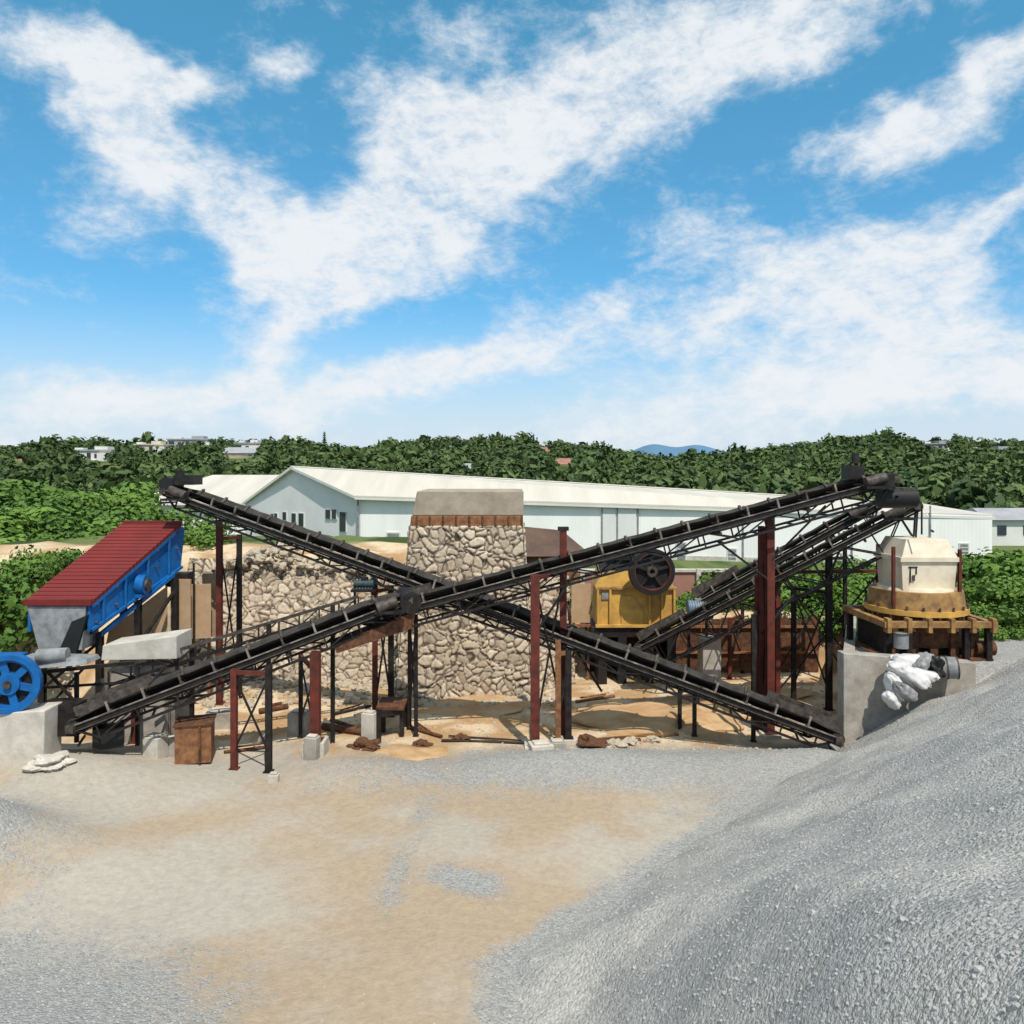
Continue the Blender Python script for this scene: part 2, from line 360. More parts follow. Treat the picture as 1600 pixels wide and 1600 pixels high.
for i in range(14500):
    y=104+206*random.random()**.78; x=random.uniform(-.78,.78)*y
    pxx=800+F*x/y
    if 100<pxx<255 and 165<y<235 and random.random()<.72: continue
    if y<142 and 195<pxx<480: continue
    if y<114 and 380<pxx<1560: continue
    if y>150 and mn.noise(Vector((x*.05,y*.03,20)))>.38 and random.random()<.7: continue
    hit=False
    for h in HS:
        if abs(pxx-h[0])<h[3]*F/h[2]*.52 and h[2]-42<y<=h[2]+5: hit=True
    if hit: continue
    s=random.uniform(2.2,4.6)*(1.0 if random.random()<.93 else 1.6)
    if y<150: s*=1.15
    if y>285: s*=random.choice([.7,1,1.35])
    pls[(i*7//5)%3].append(((x,y,g(x,y)+s*.25),s*1.1,random.uniform(0,6),(0,0,1)))
for i in range(3): instancer('distant_trees',link('tree_crown',far[i]),pls[i])
near=[crown('tree_mesh_a',16,4600,.045,LEAF,11,trunk=.35),crown('tree_mesh_b',13,4200,.048,LEAF,12,trunk=.35),crown('bush_mesh_a',14,3800,.045,LEAF,13,flat=.5),crown('bush_mesh_b',10,3200,.05,LEAF,14,flat=.5)]
def tree(px,pytop,d,hgt,k=0,wide=1):
    top=W(px,pytop,d); s=hgt/1.5
    link('tree',near[k],(top.x,d,top.z-s*.72),(s*wide,s*wide,s),random.uniform(0,6))
for px,py,d,h in[(12,738,54,7.5),(70,752,52,7),(118,758,54,6.6),(165,752,58,7),(205,766,56,6),(-35,735,52,8),(45,778,46,6),(100,788,45,5.4),(150,785,48,5.4),(185,798,46,5),(215,806,47,4.3),(5,790,44,6),(300,808,40,3.4),(330,826,39,2.8),(235,792,60,5)]:
    tree(px,py,d,h,random.randint(0,1),1.25)
tree(20,862,28.5,3.4,0,1.0); tree(62,858,29,2.8,1,.9); tree(-15,872,27,4.2,1,1); tree(100,850,31,2.6,0,1)
def bush(px,pytop,d,hgt,wide=1.2):
    top=W(px,pytop,d); s=hgt/1.05
    link('bush',near[random.randint(2,3)],(top.x,d,top.z-s*.55),(s*wide,s*wide,s),random.uniform(0,6))
for px,py,d,h in[(1090,925,37,1.8),(1150,895,38,2.6),(1180,905,36.6,2.2),(1215,900,37.5,2.4),(1255,882,38,2.8),(1290,895,36.4,2.4),(1330,872,37,3),(1365,888,36,2.8),(1240,935,36,1.6),(1120,920,36.5,1.6),(1310,925,35.5,1.8),(1200,935,36.2,1.5),(1270,940,36,1.5),(1150,950,35.8,1.4),(1190,965,35.4,1.2),(1240,968,35.5,1.2),(1290,965,35.2,1.2),
  (1500,868,40,3),(1535,860,41,3.4),(1570,866,40,3.4),(1610,862,38,3.6),(1520,905,35,2.4),(1560,905,34,2.4),(1600,895,33,2.6),(1530,950,31.5,1.5),(1575,945,31,1.6),(1610,945,30,1.8),(1640,890,35,3),(1545,975,29.5,.9),(1590,978,29.4,1.0),(905,925,37,1.2),(925,935,36.4,1.1),(1070,945,36,1.2),(250,858,39,1.2),(285,856,38.5,1.0)]:
    bush(px,py,d,h)
# ------------------------------------------------------------------ mountain
mb=MB(); n=40; hp=[]
for i in range(n+1):
    t=i/n; px=930+t*260; py=738-46*math.sin(math.pi*t)**.8*(1+.10*math.sin(t*9)+.05*math.sin(t*23)); hp.append((px,py))
v=[];f=[]
for k,(dd,hh) in enumerate(((2300,0),(2500,1),(2900,.0))):
    for px,py in hp:
        q=W(px,py,2500); v.append((q.x,dd,(q.z)*hh-(5 if hh==0 else 0)))
for k in range(2):
    for i in range(n): f.append((k*(n+1)+i,k*(n+1)+i+1,(k+1)*(n+1)+i+1,(k+1)*(n+1)+i))
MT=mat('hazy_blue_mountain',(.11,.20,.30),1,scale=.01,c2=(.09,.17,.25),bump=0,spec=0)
mb.add(v,f,MT); mb.obj('distant_mountain')
# ------------------------------------------------------------------ houses on hill
def house(px,py,d,w,hh,flat,wall,roof,dep=8):
    mb=MB(); p=W(px,py,d); z0=min(g(p.x,d),p.z-hh)-1; zt=p.z-(.4 if flat else 1.9)
    c=(p.x,d,(z0+zt)/2); mb.box(c,(w,dep,zt-z0),wall)
    st=max(1,int(hh/3))
    for s_ in range(st):
        zc=zt-1.5-2.9*s_
        nw=max(2,int(w/2.6))
        for i in range(nw):
            mb.box((p.x-w/2+w*(i+.5)/nw,d-dep/2-.03,zc),(1.2 if (i+s_)%3 else 1.9,.1,1.3 if (i+s_)%2 else 1.9),GLASS)
        mb.box((p.x,d-dep/2-.45,zc-1.25),(w+.3,.9,.18),wall)
    if flat:
        mb.box((p.x,d,zt+.2),(w+.8,dep+.8,.4),roof); mb.box((p.x+w*.2,d,zt+.9),(w*.3,dep*.5,1.0),wall)
        mb.box((p.x-w*.3,d-1,zt+.7),(w*.2,dep*.3,.6),HWHITE)
        mb.box((p.x+w*.42,d-dep*.3,z0+(zt-z0)*.45),(w*.35,dep*.8,(zt-z0)*.9),HWHITE)
    else:
        b=[(p.x-w/2-.5,d-dep/2-.5,zt),(p.x+w/2+.5,d-dep/2-.5,zt),(p.x+w/2+.5,d+dep/2+.5,zt),(p.x-w/2-.5,d+dep/2+.5,zt)]
        t=[(p.x-w/4,d-.3,zt+1.9),(p.x+w/4,d-.3,zt+1.9),(p.x+w/4,d+.3,zt+1.9),(p.x-w/4,d+.3,zt+1.9)]
        mb.hexa(b,t,roof)
    mb.obj('hillside_house')
for h in HS: house(*h)
# ------------------------------------------------------------------ warehouses
def lerp(a,b,t): return Vector(a)*(1-t)+Vector(b)*t
def warehouse():
    mb=MB()
    A=W(563,775,85);B=W(383,786,103);C=W(1550,806,71); PK=W(461,731,94.5); PR=W(1438,789,88)
    D=C+(B-A)*.9; D.z=C.z
    A0,B0,C0,D0=[Vector((p.x,p.y,-.5)) for p in(A,B,C,D)]
    mb.add([A0,C0,C,A],[(0,1,2,3)],WALLR)
    mb.add([B0,A0,A,PK,B],[(0,1,2,3,4)],WHITEW)
    mb.add([C0,D0,D,PR,C],[(0,1,2,3,4)],WHITEW)
    mb.add([D0,B0,B,D],[(0,1,2,3)],WALLR)
    nrm=Vector((C.y-A.y,-(C.x-A.x),0)).normalized()
    if nrm.y>0:nrm=-nrm
    gn=Vector((A.y-B.y,-(A.x-B.x),0)).normalized()
    if gn.x>0: gn=-gn
    ov=nrm*.35; ge=gn*.5
    up=Vector((0,0,.12))
    def slab(p,q,r,s_):
        pts=[p,q,r,s_]; mb.hexa([x+up*.2 for x in pts],[x+up*1.4 for x in pts],ROOF)
    dz=Vector((0,0,-.10))
    slab(A+ov+ge+dz,C+ov-ge+dz,PR-ge,PK+ge); slab(PK+ge,PR-ge,D-ov-ge+dz,B-ov+ge+dz)
    mb.beam(PK+ge+Vector((0,0,.2)),PR-ge+Vector((0,0,.2)),.5,.1,HWHITE)
    mb.beam(A+ov+ge+dz-Vector((0,0,.12)),C+ov-ge+dz-Vector((0,0,.12)),.16,.24,HWHITE)
    mb.beam(PK+ge*1.05,A+ov+ge*1.05+dz,.14,.3,HWHITE); mb.beam(PK+ge*1.05,B-ov+ge*1.05+dz,.14,.3,HWHITE)
    mb.cyl(A+nrm*.2+gn*.2,A0+nrm*.2+gn*.2,.12,GREYM,8)
    def onwall(px0,px1,py0,py1,m,out=.06):
        def hit(px):
            k=(px-800)/F
            dx,dy=C.x-A.x,C.y-A.y; t=(k*A.y-A.x)/(dx-k*dy); return A+(C-A)*t
        a=hit(px0);b=hit(px1); za=H-(py0-HY)/F*a.y; zb=H-(py1-HY)/F*a.y
        q=[Vector((a.x,a.y,zb)),Vector((b.x,b.y,zb)),Vector((b.x,b.y,za)),Vector((a.x,a.y,za))]
        mb.hexa([v-nrm*.05 for v in q],[v+nrm*out for v in q],m)
    for px in(940,964,996,1160,1330,1452): onwall(px,px+2,790,870,GREYM,.15)
    for x0,x1,y0,y1 in[(606,624,833,860),(1058,1071,848,886),(1138,1150,858,882),(1455,1466,845,872),(1500,1512,850,872),(700,716,840,862)]:
        onwall(x0-2,x1+2,y0-2,y1+2,HWHITE,.08); onwall(x0,x1,y0,y1,GREYM,.12)
        n=4
        for i in range(1,n):
            yy=y0+(y1-y0)*i/n; onwall(x0,x1,yy-.6,yy+.6,HWHITE,.16)
    onwall(942,962,792,868,WHITEW,.12); onwall(966,994,792,868,WHITEW,.14)
    onwall(565,1548,856,880,CONC2,.05)
    def ong(px0,px1,py0,py1,m,out=.07):
        def hit(px):
            k=(px-800)/F; dx,dy=B.x-A.x,B.y-A.y; t=(k*A.y-A.x)/(dx-k*dy); return A+(B-A)*t
        a=hit(px0);b=hit(px1); za=H-(py0-HY)/F*a.y; zb=H-(py1-HY)/F*a.y
        q=[Vector((a.x,a.y,zb)),Vector((b.x,b.y,zb)),Vector((b.x,b.y,za)),Vector((a.x,a.y,za))]
        mb.hexa([v-gn*.05 for v in q],[v+gn*out for v in q],m)
    for x0,x1,y0,y1 in[(510,517,796,810),(520,526,796,810),(532,541,800,830),(468,475,802,822),(457,463,802,820),(443,448,800,812),(430,434,802,814)]:
        ong(x0-1,x1+1,y0-1,y1+1,HWHITE,.08); ong(x0,x1,y0,y1,GLASS,.12)
    mb.obj('warehouse')
warehouse()
mb=MB()
x0=W(228,785,112).x; x1=W(385,800,112).x+12; y0,y1=108,135; z1=W(0,786,108).z
mb.hexa([(x0,y0,-.5),(x1,y0,-.5),(x1,y1,-.5),(x0,y1,-.5)],[(x0,y0,z1),(x1,y0,z1),(x1,y1,z1),(x0,y1,z1)],WALLR)
zr=W(0,742,121).z
mb.hexa([(x0-.8,y0-1,z1+.01),(x1+1,y0-1,z1+.01),(x1+1,y1+1,z1+.01),(x0-.8,y1+1,z1+.01)],[(x0+6,(y0+y1)/2-.5,zr),(x1-4,(y0+y1)/2-.5,zr),(x1-4,(y0+y1)/2+.5,zr),(x0+6,(y0+y1)/2+.5,zr)],ROOF)
mb.box(((x0+x1)/2,y0-1.05,z1-.1),(x1-x0+2,.12,.3),HWHITE)
for i in range(6): mb.box((x0+2+i*2.8,y0-.03,z1-2.2),(1.0,.1,1.2),GLASS)
mb.obj('warehouse')
mb=MB(); p=W(1580,852,95); mb.box((p.x,95,1.5),(9,6,3.2),HWHITE); mb.hexa([(p.x-5,91.5,3),(p.x+5,91.5,3),(p.x+5,99,3),(p.x-5,99,3)],[(p.x-4.6,95,4.2),(p.x+4.6,95,4.2),(p.x+4.6,95.4,4.2),(p.x-4.6,95.4,4.2)],HGREY)
for i in range(3): mb.box((p.x-3+i*3,91.95,1.8),(1,.12,1.1),GLASS)
mb.obj('shed')
mb=MB(); a=W(865,866,45)
mb.box((a.x,47,a.z-1.2),(3.4,3.4,2.4),WOOD)
mb.hexa([(a.x-2,44.8,a.z-.1),(a.x+2.1,44.8,a.z-.1),(a.x+2.1,49.2,a.z-.1),(a.x-2,49.2,a.z-.1)],[(a.x-2,46.9,a.z+1.45),(a.x+.6,46.9,a.z+1.2),(a.x+.6,47.1,a.z+1.2),(a.x-2,47.1,a.z+1.45)],BROWNR)
mb.obj('hut')
mb=MB(); a=W(990,888,40)
mb.box((a.x+1.0,40,a.z-.9),(7.4,.3,1.5),HRED); mb.box((a.x+1.0,40,a.z-.1),(7.6,.5,.12),CONC2)
for i in range(6): mb.box((a.x-2.6+i*1.45,39.8,a.z-.85),(.22,.3,1.7),CONC2)
mb.obj('boundary_wall')
# ------------------------------------------------------------------ rubble masonry
def stonemat():
    m,nt,b=newmat('rubble_masonry'); N=nt.nodes; L=nt.links
    a=N.new('ShaderNodeAttribute'); a.attribute_name='col'
    n=N.new('ShaderNodeTexNoise'); n.inputs['Scale'].default_value=9; n.inputs['Detail'].default_value=4
    geo=N.new('ShaderNodeNewGeometry'); L.new(geo.outputs['Position'],n.inputs['Vector'])
    r=N.new('ShaderNodeValToRGB'); r.color_ramp.elements[0].position=.3;r.color_ramp.elements[1].position=.7
    r.color_ramp.elements[0].color=(.72,.68,.62,1); r.color_ramp.elements[1].color=(1.1,1.1,1.1,1); L.new(n.outputs['Fac'],r.inputs[0])
    mu=N.new('ShaderNodeMix'); mu.data_type='RGBA'; mu.blend_type='MULTIPLY'; mu.inputs[0].default_value=1
    L.new(a.outputs['Color'],mu.inputs[6]); L.new(r.outputs[0],mu.inputs[7]); L.new(mu.outputs[2],b.inputs['Base Color'])
    b.inputs['Roughness'].default_value=.95; b.inputs['Specular IOR Level'].default_value=.1
    bp=N.new('ShaderNodeBump'); bp.inputs['Strength'].default_value=.5; bp.inputs['Distance'].default_value=.03
    L.new(n.outputs['Fac'],bp.inputs['Height']); L.new(bp.outputs[0],b.inputs['Normal'])
    return m
SM=stonemat()
def masonry(name,quads,cell=.33,res=.04):
    V=[];Fc=[];C=[]
    for (a,b,c,d) in quads:
        a,b,c,d=map(Vector,(a,b,c,d)); nu=max(2,int(((b-a).length)/res)); nv=max(2,int(((d-a).length)/res))
        nrm=(b-a).cross(d-a).normalized(); o=len(V)
        for j in range(nv+1):
            for i in range(nu+1):
                u,v=i/nu,j/nv; p=(a*(1-u)+b*u)*(1-v)+(d*(1-u)+c*u)*v
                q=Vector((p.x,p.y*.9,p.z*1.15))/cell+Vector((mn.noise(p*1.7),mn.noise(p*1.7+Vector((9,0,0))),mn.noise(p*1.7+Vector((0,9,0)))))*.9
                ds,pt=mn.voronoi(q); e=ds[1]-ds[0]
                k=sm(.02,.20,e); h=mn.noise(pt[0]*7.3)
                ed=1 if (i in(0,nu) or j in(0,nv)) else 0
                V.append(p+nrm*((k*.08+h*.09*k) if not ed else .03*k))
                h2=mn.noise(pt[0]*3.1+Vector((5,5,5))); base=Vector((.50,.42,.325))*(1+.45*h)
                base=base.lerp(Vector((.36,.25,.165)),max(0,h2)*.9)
                mo=Vector((.085,.06,.045)); cc=mo.lerp(base,sm(.02,.11,e)); C.append((cc.x,cc.y,cc.z,1))  # dark mortar colour also carries the shadow in the gaps
        for j in range(nv):
            for i in range(nu): Fc.append((o+j*(nu+1)+i,o+j*(nu+1)+i+1,o+(j+1)*(nu+1)+i+1,o+(j+1)*(nu+1)+i))
    me=bpy.data.meshes.new(name); me.from_pydata(V,[],Fc); at=me.attributes.new('col','FLOAT_COLOR','POINT')
    at.data.foreach_set('color',np.array(C).ravel()); me.materials.append(SM)
    me.polygons.foreach_set('use_smooth',[True]*len(Fc))
    o=bpy.data.objects.new(name,me); S.collection.objects.link(o); return o
fl,fr=-4.45,.75; tl,tr=-3.95,.40; y0=30.3; y1=35.2; yt=31.0; zt=6.55
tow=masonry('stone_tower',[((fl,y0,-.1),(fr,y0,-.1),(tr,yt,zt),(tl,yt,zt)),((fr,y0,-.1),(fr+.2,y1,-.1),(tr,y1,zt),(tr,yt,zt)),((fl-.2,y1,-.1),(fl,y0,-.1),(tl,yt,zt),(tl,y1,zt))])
mb=MB()
mb.hexa([(tl-.02,yt-.03,zt-.02),(tr+.03,yt-.03,zt-.02),(tr+.03,y1,zt-.02),(tl-.02,y1,zt-.02)],[(tl+.02,yt-.03,zt+.38),(tr+.03,yt-.03,zt+.38),(tr+.03,y1,zt+.38),(tl+.02,y1,zt+.38)],WOOD)
for i in range(9): mb.box((tl+.25+i*.51,yt-.06,zt+.18),(.07,.08,.42),RUST2)
z0=zt+.39
mb.hexa([(tl+.05,yt+.02,z0),(tr+.05,yt+.02,z0),(tr+.05,y1,z0),(tl+.05,y1,z0)],[(tl+.25,yt+.02,z0+.95),(tr+.05,yt+.02,z0+.95),(tr+.05,y1,z0+.95),(tl+.25,y1,z0+.95)],CAP)
cap=mb.obj('concrete_cap',.03); cap.parent=tow
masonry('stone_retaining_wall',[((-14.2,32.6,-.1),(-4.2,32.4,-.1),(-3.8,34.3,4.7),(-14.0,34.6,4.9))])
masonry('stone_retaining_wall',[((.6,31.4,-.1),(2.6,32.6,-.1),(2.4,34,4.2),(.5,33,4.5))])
pl=[]
for i in range(620):
    t=random.random(); x=-14+16*t; y=random.uniform(29.2,32.6) if (x<-4.6 or x>.9) else random.uniform(29.2,30.3)
    if random.random()<.5 and x>-11 and x<-4: y=random.uniform(31.4,32.8)
    pl.append(((x,y,g(x,y)+.05),random.uniform(.12,.38),random.uniform(0,6),(random.uniform(-.6,.6),random.uniform(-.6,.6),1)))
for i in range(560):
    x=random.uniform(-13,-4.5); y=random.uniform(33.9,36.5); pl.append(((x,y,4.5+math.exp(-((x+10.5)/1.6)**2)*.9*random.random()),random.uniform(.15,.45),random.uniform(0,6),(random.uniform(-.6,.6),random.uniform(-.6,.6),1)))
instancer('rubble_heap',stone('rubble',STT,5),pl)
# ------------------------------------------------------------------ conveyors
def conveyor(name,T,Hd,w,depth,bay,posts,web=.045,side=STEEL,hilite=True):
    mb=MB(); T=Vector(T);Hd=Vector(Hd); u=(Hd-T); Ln=u.length; u.normalize(); s=Vector((u.y,-u.x,0)).normalized()
    if s.y>0:s=-s
    n=s.cross(u).normalized()
    if n.z<0:n=-n
    for k in(-1,1):
        o=s*k*w/2
        mb.beam(T+o,Hd+o,.07,.16,side,n); mb.beam(T+o+s*k*.035+n*.09,Hd+o+s*k*.035+n*.09,.10,.02,HILITE,n)  # lighter flanges paint the highlight along the rails
        mb.beam(T+o+s*k*.037-n*.07,Hd+o+s*k*.037-n*.07,.09,.018,STEEL2,n)
        if depth>.05:
            a=T+u*bay*.6-n*depth+o; b=Hd-u*bay*.6-n*depth+o
            mb.beam(a,b,.07,.07,side,n); mb.beam(T+o,a,.06,.06,side,n); mb.beam(Hd+o,b,.06,.06,side,n)
            nb=int((Ln-bay*1.2)/bay)
            st=(Ln-bay*1.2)/nb
            for i in range(nb+1):
                c=T+u*(bay*.6+i*st)+o; mb.beam(c-n*.05,c-n*depth,web,web,side,u)
                if i<nb:
                    c2=T+u*(bay*.6+(i+1)*st)+o
                    if i%2: mb.beam(c-n*.05,c2-n*depth,web*.8,web,side)
                    else: mb.beam(c-n*depth,c2-n*.05,web*.8,web,side)
    nb=int(Ln/bay)
    for i in range(nb+1):
        c=T+u*(i*Ln/nb); mb.beam(c-s*w/2-n*max(depth,.1),c+s*w/2-n*max(depth,.1),.05,.06,side)
    ni=int(Ln/.95)
    for i in range(1,ni):
        c=T+u*(i*Ln/ni+random.uniform(-.04,.04))+n*.10
        mb.beam(c-s*w*.55,c+s*w*.55,.09,.06,STEEL2)
        mb.cyl(c-s*w*.17+n*.09,c+s*w*.17+n*.09,.055,BELT,8)
        for k in(-1,1):
            mb.cyl(c+s*k*w*.19+n*.10,c+s*k*w*.50+n*.27,.055,STEEL2,8)
            mb.beam(c+s*k*w*.53,c+s*k*w*.53+n*.30,.06,.06,HILITE if i%3 else STEEL2,u)  # idler brackets in the pale steel, painted highlights
        if i%3==0: mb.cyl(c-s*w*.48-n*.32,c+s*w*.48-n*.32,.05,STEEL2,8)
    prof=[(-.49,.335),(-.18,.165),(.18,.165),(.49,.335)]
    seg=int(Ln/.475); vs=[]
    for i in range(seg+1):
        t=i/seg; c=T+u*(Ln*t); fl=min(1,min(t,1-t)*Ln/1.2); sag=(.0 if i%2==0 else -.02)+random.uniform(-.006,.006)
        for a,h in prof: vs.append(c+s*a*w*1.0+n*((h*fl+.2*(1-fl))+.012+sag))
    mb.add(vs,[(i*4+j,i*4+j+1,(i+1)*4+j+1,(i+1)*4+j) for i in range(seg) for j in range(3)],BELT,True)
    a=T-n*.16;b=Hd-n*.16
    mb.beam(a,b,w*.85,.02,BELT,n)
    for c in(T,Hd):
        mb.cyl(c-s*w*.46+n*.03,c+s*w*.46+n*.03,.2,BELT,18)
        mb.cyl(c-s*w*.7+n*.03,c+s*w*.7+n*.03,.045,STEEL2,10)
        for k in(-1,1): mb.box(c+s*k*w*.6+n*.03,(.22,.14,.2),STEEL2)
    c=Hd-u*.7+s*w*.85; mb.cyl(c-u*.35+n*.2,c+u*.3+n*.2,.17,STEEL2,12); mb.box(c-n*.05,(.9,.4,.08),side)
    for k in(-1,1): mb.beam(T+u*.2+s*k*w*.42+n*.42,T+u*2.2+s*k*w*.42+n*.42,.02,.28,STEEL2,n)
    for (x,y,zt,m,wd,ft) in posts:
        zb=g(x,y)-.1
        if ft:
            mb.box((x,y,zb+.1+ft/2),(wd*1.9+.12,wd*1.9+.12,ft),CONC2); zb+=ft
        mb.ibeam((x,y,zb),(x,y,zt),wd,m)
        mb.box((x,y,zb+.11),(wd*1.6,wd*1.6,.03),m)
    for i in range(0,len(posts)-1,2):
        p,q=posts[i],posts[i+1]; zt=min(p[2],q[2]); zb=.6
        if zt-zb>1.2:
            mb.beam((p[0],p[1],zt-.2),(q[0],q[1],zb),.05,.05,side); mb.beam((q[0],q[1],zt-.2),(p[0],p[1],zb),.05,.05,side)
            mb.beam((p[0],p[1],zt-.1),(q[0],q[1],zt-.1),.1,.12,p[3])
    return mb,u,s,n
def P(px,pyb,pyt,m=STEEL,wd=.14,ft=0,d=None):
    d=d or 8.7*F/(pyb-HY); q=W(px,pyt,d); return (q.x,d,q.z,m,wd,ft)
mb,u,s,n=conveyor('c',W(1305,1150,24.4),W(268,768,29),.85,.42,1.0,[
  P(343,1100,812,RUST,.2),P(374,1090,835,STEEL,.17),P(586,1130,905,RUST,.17),P(611,1120,915,STEEL,.19),P(872,1160,1000,WOOD,.17,.15),P(888,1158,1015,STEEL,.2,.15),P(1062,1140,1075,STEEL,.12),P(1085,1150,1080,STEEL,.12)])
c=W(290,752,29); mb.box(c+Vector((.1,0,.05)),(.7,.9,.35),STEEL); mb.cyl(c+Vector((-.5,-.5,-.1)),c+Vector((-.5,.5,-.1)),.26,BLACK,16)
mb.box(c+Vector((-.2,0,.25)),(.25,.25,.3),STEEL)
mb.obj('belt_conveyor')
A_T=W(118,1132,22.7);A_H=W(636,935,25.5)
mb,u,s,n=conveyor('a',A_T,A_H,.9,.5,1.0,[
  P(366,1205,1045,RUST,.17),P(420,1208,1040,STEEL,.17),P(493,1185,1018,RUST,.28,.45),P(470,1150,1020,STEEL,.12),P(210,1165,1080,RUST,.15),P(262,1160,1070,STEEL,.15)])
mb.cyl(A_H-s*.62-n*.05,A_H+s*.62-n*.05,.34,STEEL,20)
mb.prism([A_H-u*2.6-n*.55+s*.5,A_H+u*.1-n*.35+s*.5,A_H-u*.2-n*.85+s*.5,A_H-u*2.6-n*.72+s*.5],-s*1.0,RUST2)
a0=W(170,1048,24.6); b0=W(560,932,26.4)
mb.beam(a0,b0,.06,.1,STEEL2); mb.beam(a0-Vector((0,0,.45)),b0-Vector((0,0,.35)),.06,.1,STEEL)
for i in range(13):
    t=i/12; p=lerp(a0,b0,t); mb.beam(p,p-Vector((0,0,.42)),.045,.045,STEEL)
    if i<12: q=lerp(a0,b0,(i+1)/12); mb.beam(p-Vector((0,0,.4)) if i%2 else p,q if i%2 else q-Vector((0,0,.4)),.035,.04,STEEL)
for px,yt_ in((300,1010),(420,975),(520,945)):
    q=W(px,yt_,25.3); mb.ibeam((q.x,q.y,0),(q.x,q.y,q.z),.12,STEEL)
mb.obj('belt_conveyor')
B_T=W(575,966,25.6);B_H=W(1388,750,26)
mb,u,s,n=conveyor('b',B_T,B_H,.8,.55,1.15,[
  P(836,1172,898,RUST,.28,.12),P(880,1150,828,RUST,.22),P(1203,1150,800,RUST,.24,.1),P(1190,1143,822,RUST,.2),P(1177,1158,960,STEEL,.12),P(1183,1140,900,RUST,.15),P(640,1140,950,STEEL,.12),P(650,1150,960,STEEL,.12)],web=.045)
q=W(880,826,26.1); mb.box(q,(.35,.3,.12),STEEL)
for a_,b_ in(((840,985,25),(905,885,25.4)),((838,930,25),(800,905,25.3)),((1200,905,26),(1120,845,25.6)),((1200,880,26),(1290,790,25.8)),((1190,990,26.4),(1240,930,27)),((890,1000,26),(940,1080,27))):
    mb.beam(W(*a_),W(*b_),.06,.06,STEEL)
q=W(1332,738,26); mb.box(q,(.5,.6,.45),STEEL); mb.cyl(q+Vector((0,-.2,.3)),q+Vector((0,-.2,.62)),.12,STEEL,10)
mb.box(W(1375,752,25.5),(.8,.3,.45),STEEL)
q=W(1405,778,26.2); mb.cyl(q+Vector((-.7,-.1,0)),q+Vector((.45,-.1,0)),.33,BLACK,18); mb.box(q+Vector((-.15,.1,.28)),(1.2,.8,.12),STEEL2)
mb.cyl(W(1440,790,26.0),W(1440,835,26.0),.03,STEEL,6)
mb.obj('belt_conveyor')
mb,u,s,n=conveyor('d',W(1000,1012,31),W(1432,792,27.6),.6,.95,1.05,[
  P(1295,1108,838,STEEL,.2),P(1240,1095,915,STEEL,.16),P(1140,1060,965,RUST,.14),P(1160,1050,950,STEEL,.12),P(1372,1100,850,RUST,.12),P(1215,1105,890,RUST,.16)],web=.045)
mb.obj('belt_conveyor')
mb,u,s,n=conveyor('e',W(1085,945,31.5),W(1370,790,30),.5,.6,1.0,[P(1210,1080,870,STEEL,.13),P(1320,1075,830,STEEL,.13)],web=.04)
mb.obj('belt_conveyor')
# ------------------------------------------------------------------ vibrating screen
mb=MB()
Lc=Vector((-15.2,25,4.48)); Rr=Vector((-13.25,25,4.48)); ax=Vector((1.15,4.0,2.2))
Lu=Lc+ax; Ru=Rr+ax; nv=Vector((0,-.48,.87))
def side(off,m,t):
    pts=[Rr+off,Ru+off,Ru+off+Vector((.05,.35,-.1)),Ru+off+Vector((0,.1,-1.55)),Rr+off+ax*.15+Vector((0,0,-1.05)),Rr+off+Vector((0,0,-.85))]
    mb.prism(pts,t,m)
side(Vector((0,0,0)),BLUE,Vector((-.08,0,0))); side(Vector((-1.95,0,0)),BLUE,Vector((.08,0,0)))
e=Vector((.09,0,0))
mb.hexa([Lc-e,Rr+e,Ru+e,Lu-e],[p+nv*.14 for p in(Lc-e,Rr+e,Ru+e,Lu-e)],REDRIB)
for i in range(22):
    p=lerp(Lc,Lu,(i+.5)/22)+nv*.145; mb.beam(p-e,p+Vector((1.95,0,0))+e,.045,.03,REDP,nv)
mb.beam(Lc-e+nv*.1,Rr+e+nv*.1,.14,.2,REDP); mb.beam(Lu-e+nv*.1,Ru+e+nv*.1,.14,.2,REDP)
for t in(.12,.35,.6,.85):
    p=Rr+ax*t; mb.beam(p+Vector((.05,0,-.05)),p+Vector((.05,.0,-.85-.6*t)),.08,.07,BLUE)
mb.beam(Rr+Vector((.05,0,-.8)),Ru+Vector((.05,.1,-1.5)),.08,.1,BLUE); mb.beam(Rr+Vector((.05,0,-.06)),Ru+Vector((.05,0,-.06)),.08,.12,BLUE)
p=Rr+ax*.5+Vector((.02,0,-.75)); mb.cyl(p,p+Vector((.28,0,0)),.34,BLUE,24); mb.cyl(p+Vector((.28,0,0)),p+Vector((.36,0,0)),.2,STEEL2,18); mb.box(p+Vector((.1,0,-.36)),(.24,.5,.12),BLUE)
for t in(.05,.25,.45,.7,.95):
    for dz_ in(.12,.7):
        pp=Rr+ax*t+Vector((.0,0,-dz_)); mb.cyl(pp,pp+Vector((.12,0,0)),.035,STEEL2,6)
mb.hexa([Lc+Vector((.4,-.1,-1.4)),Rr+Vector((-.2,-.1,-1.4)),Rr+Vector((-.2,.9,-1.4)),Lc+Vector((.4,.9,-1.4))],[Lc+Vector((0,-.05,-.04)),Rr+Vector((-.1,-.05,-.04)),Rr+Vector((-.1,.8,-.04)),Lc+Vector((0,.8,-.04))],GREYM)
mb.hexa([Rr+Vector((-1.0,-.2,-1.7)),Rr+Vector((-.4,-.2,-1.7)),Rr+Vector((-.4,.2,-1.7)),Rr+Vector((-1.0,.2,-1.7))],[Rr+Vector((-.5,-.14,-.5)),Rr+Vector((-.02,-.14,-.3)),Rr+Vector((-.02,.2,-.3)),Rr+Vector((-.5,.2,-.5))],BLACK)
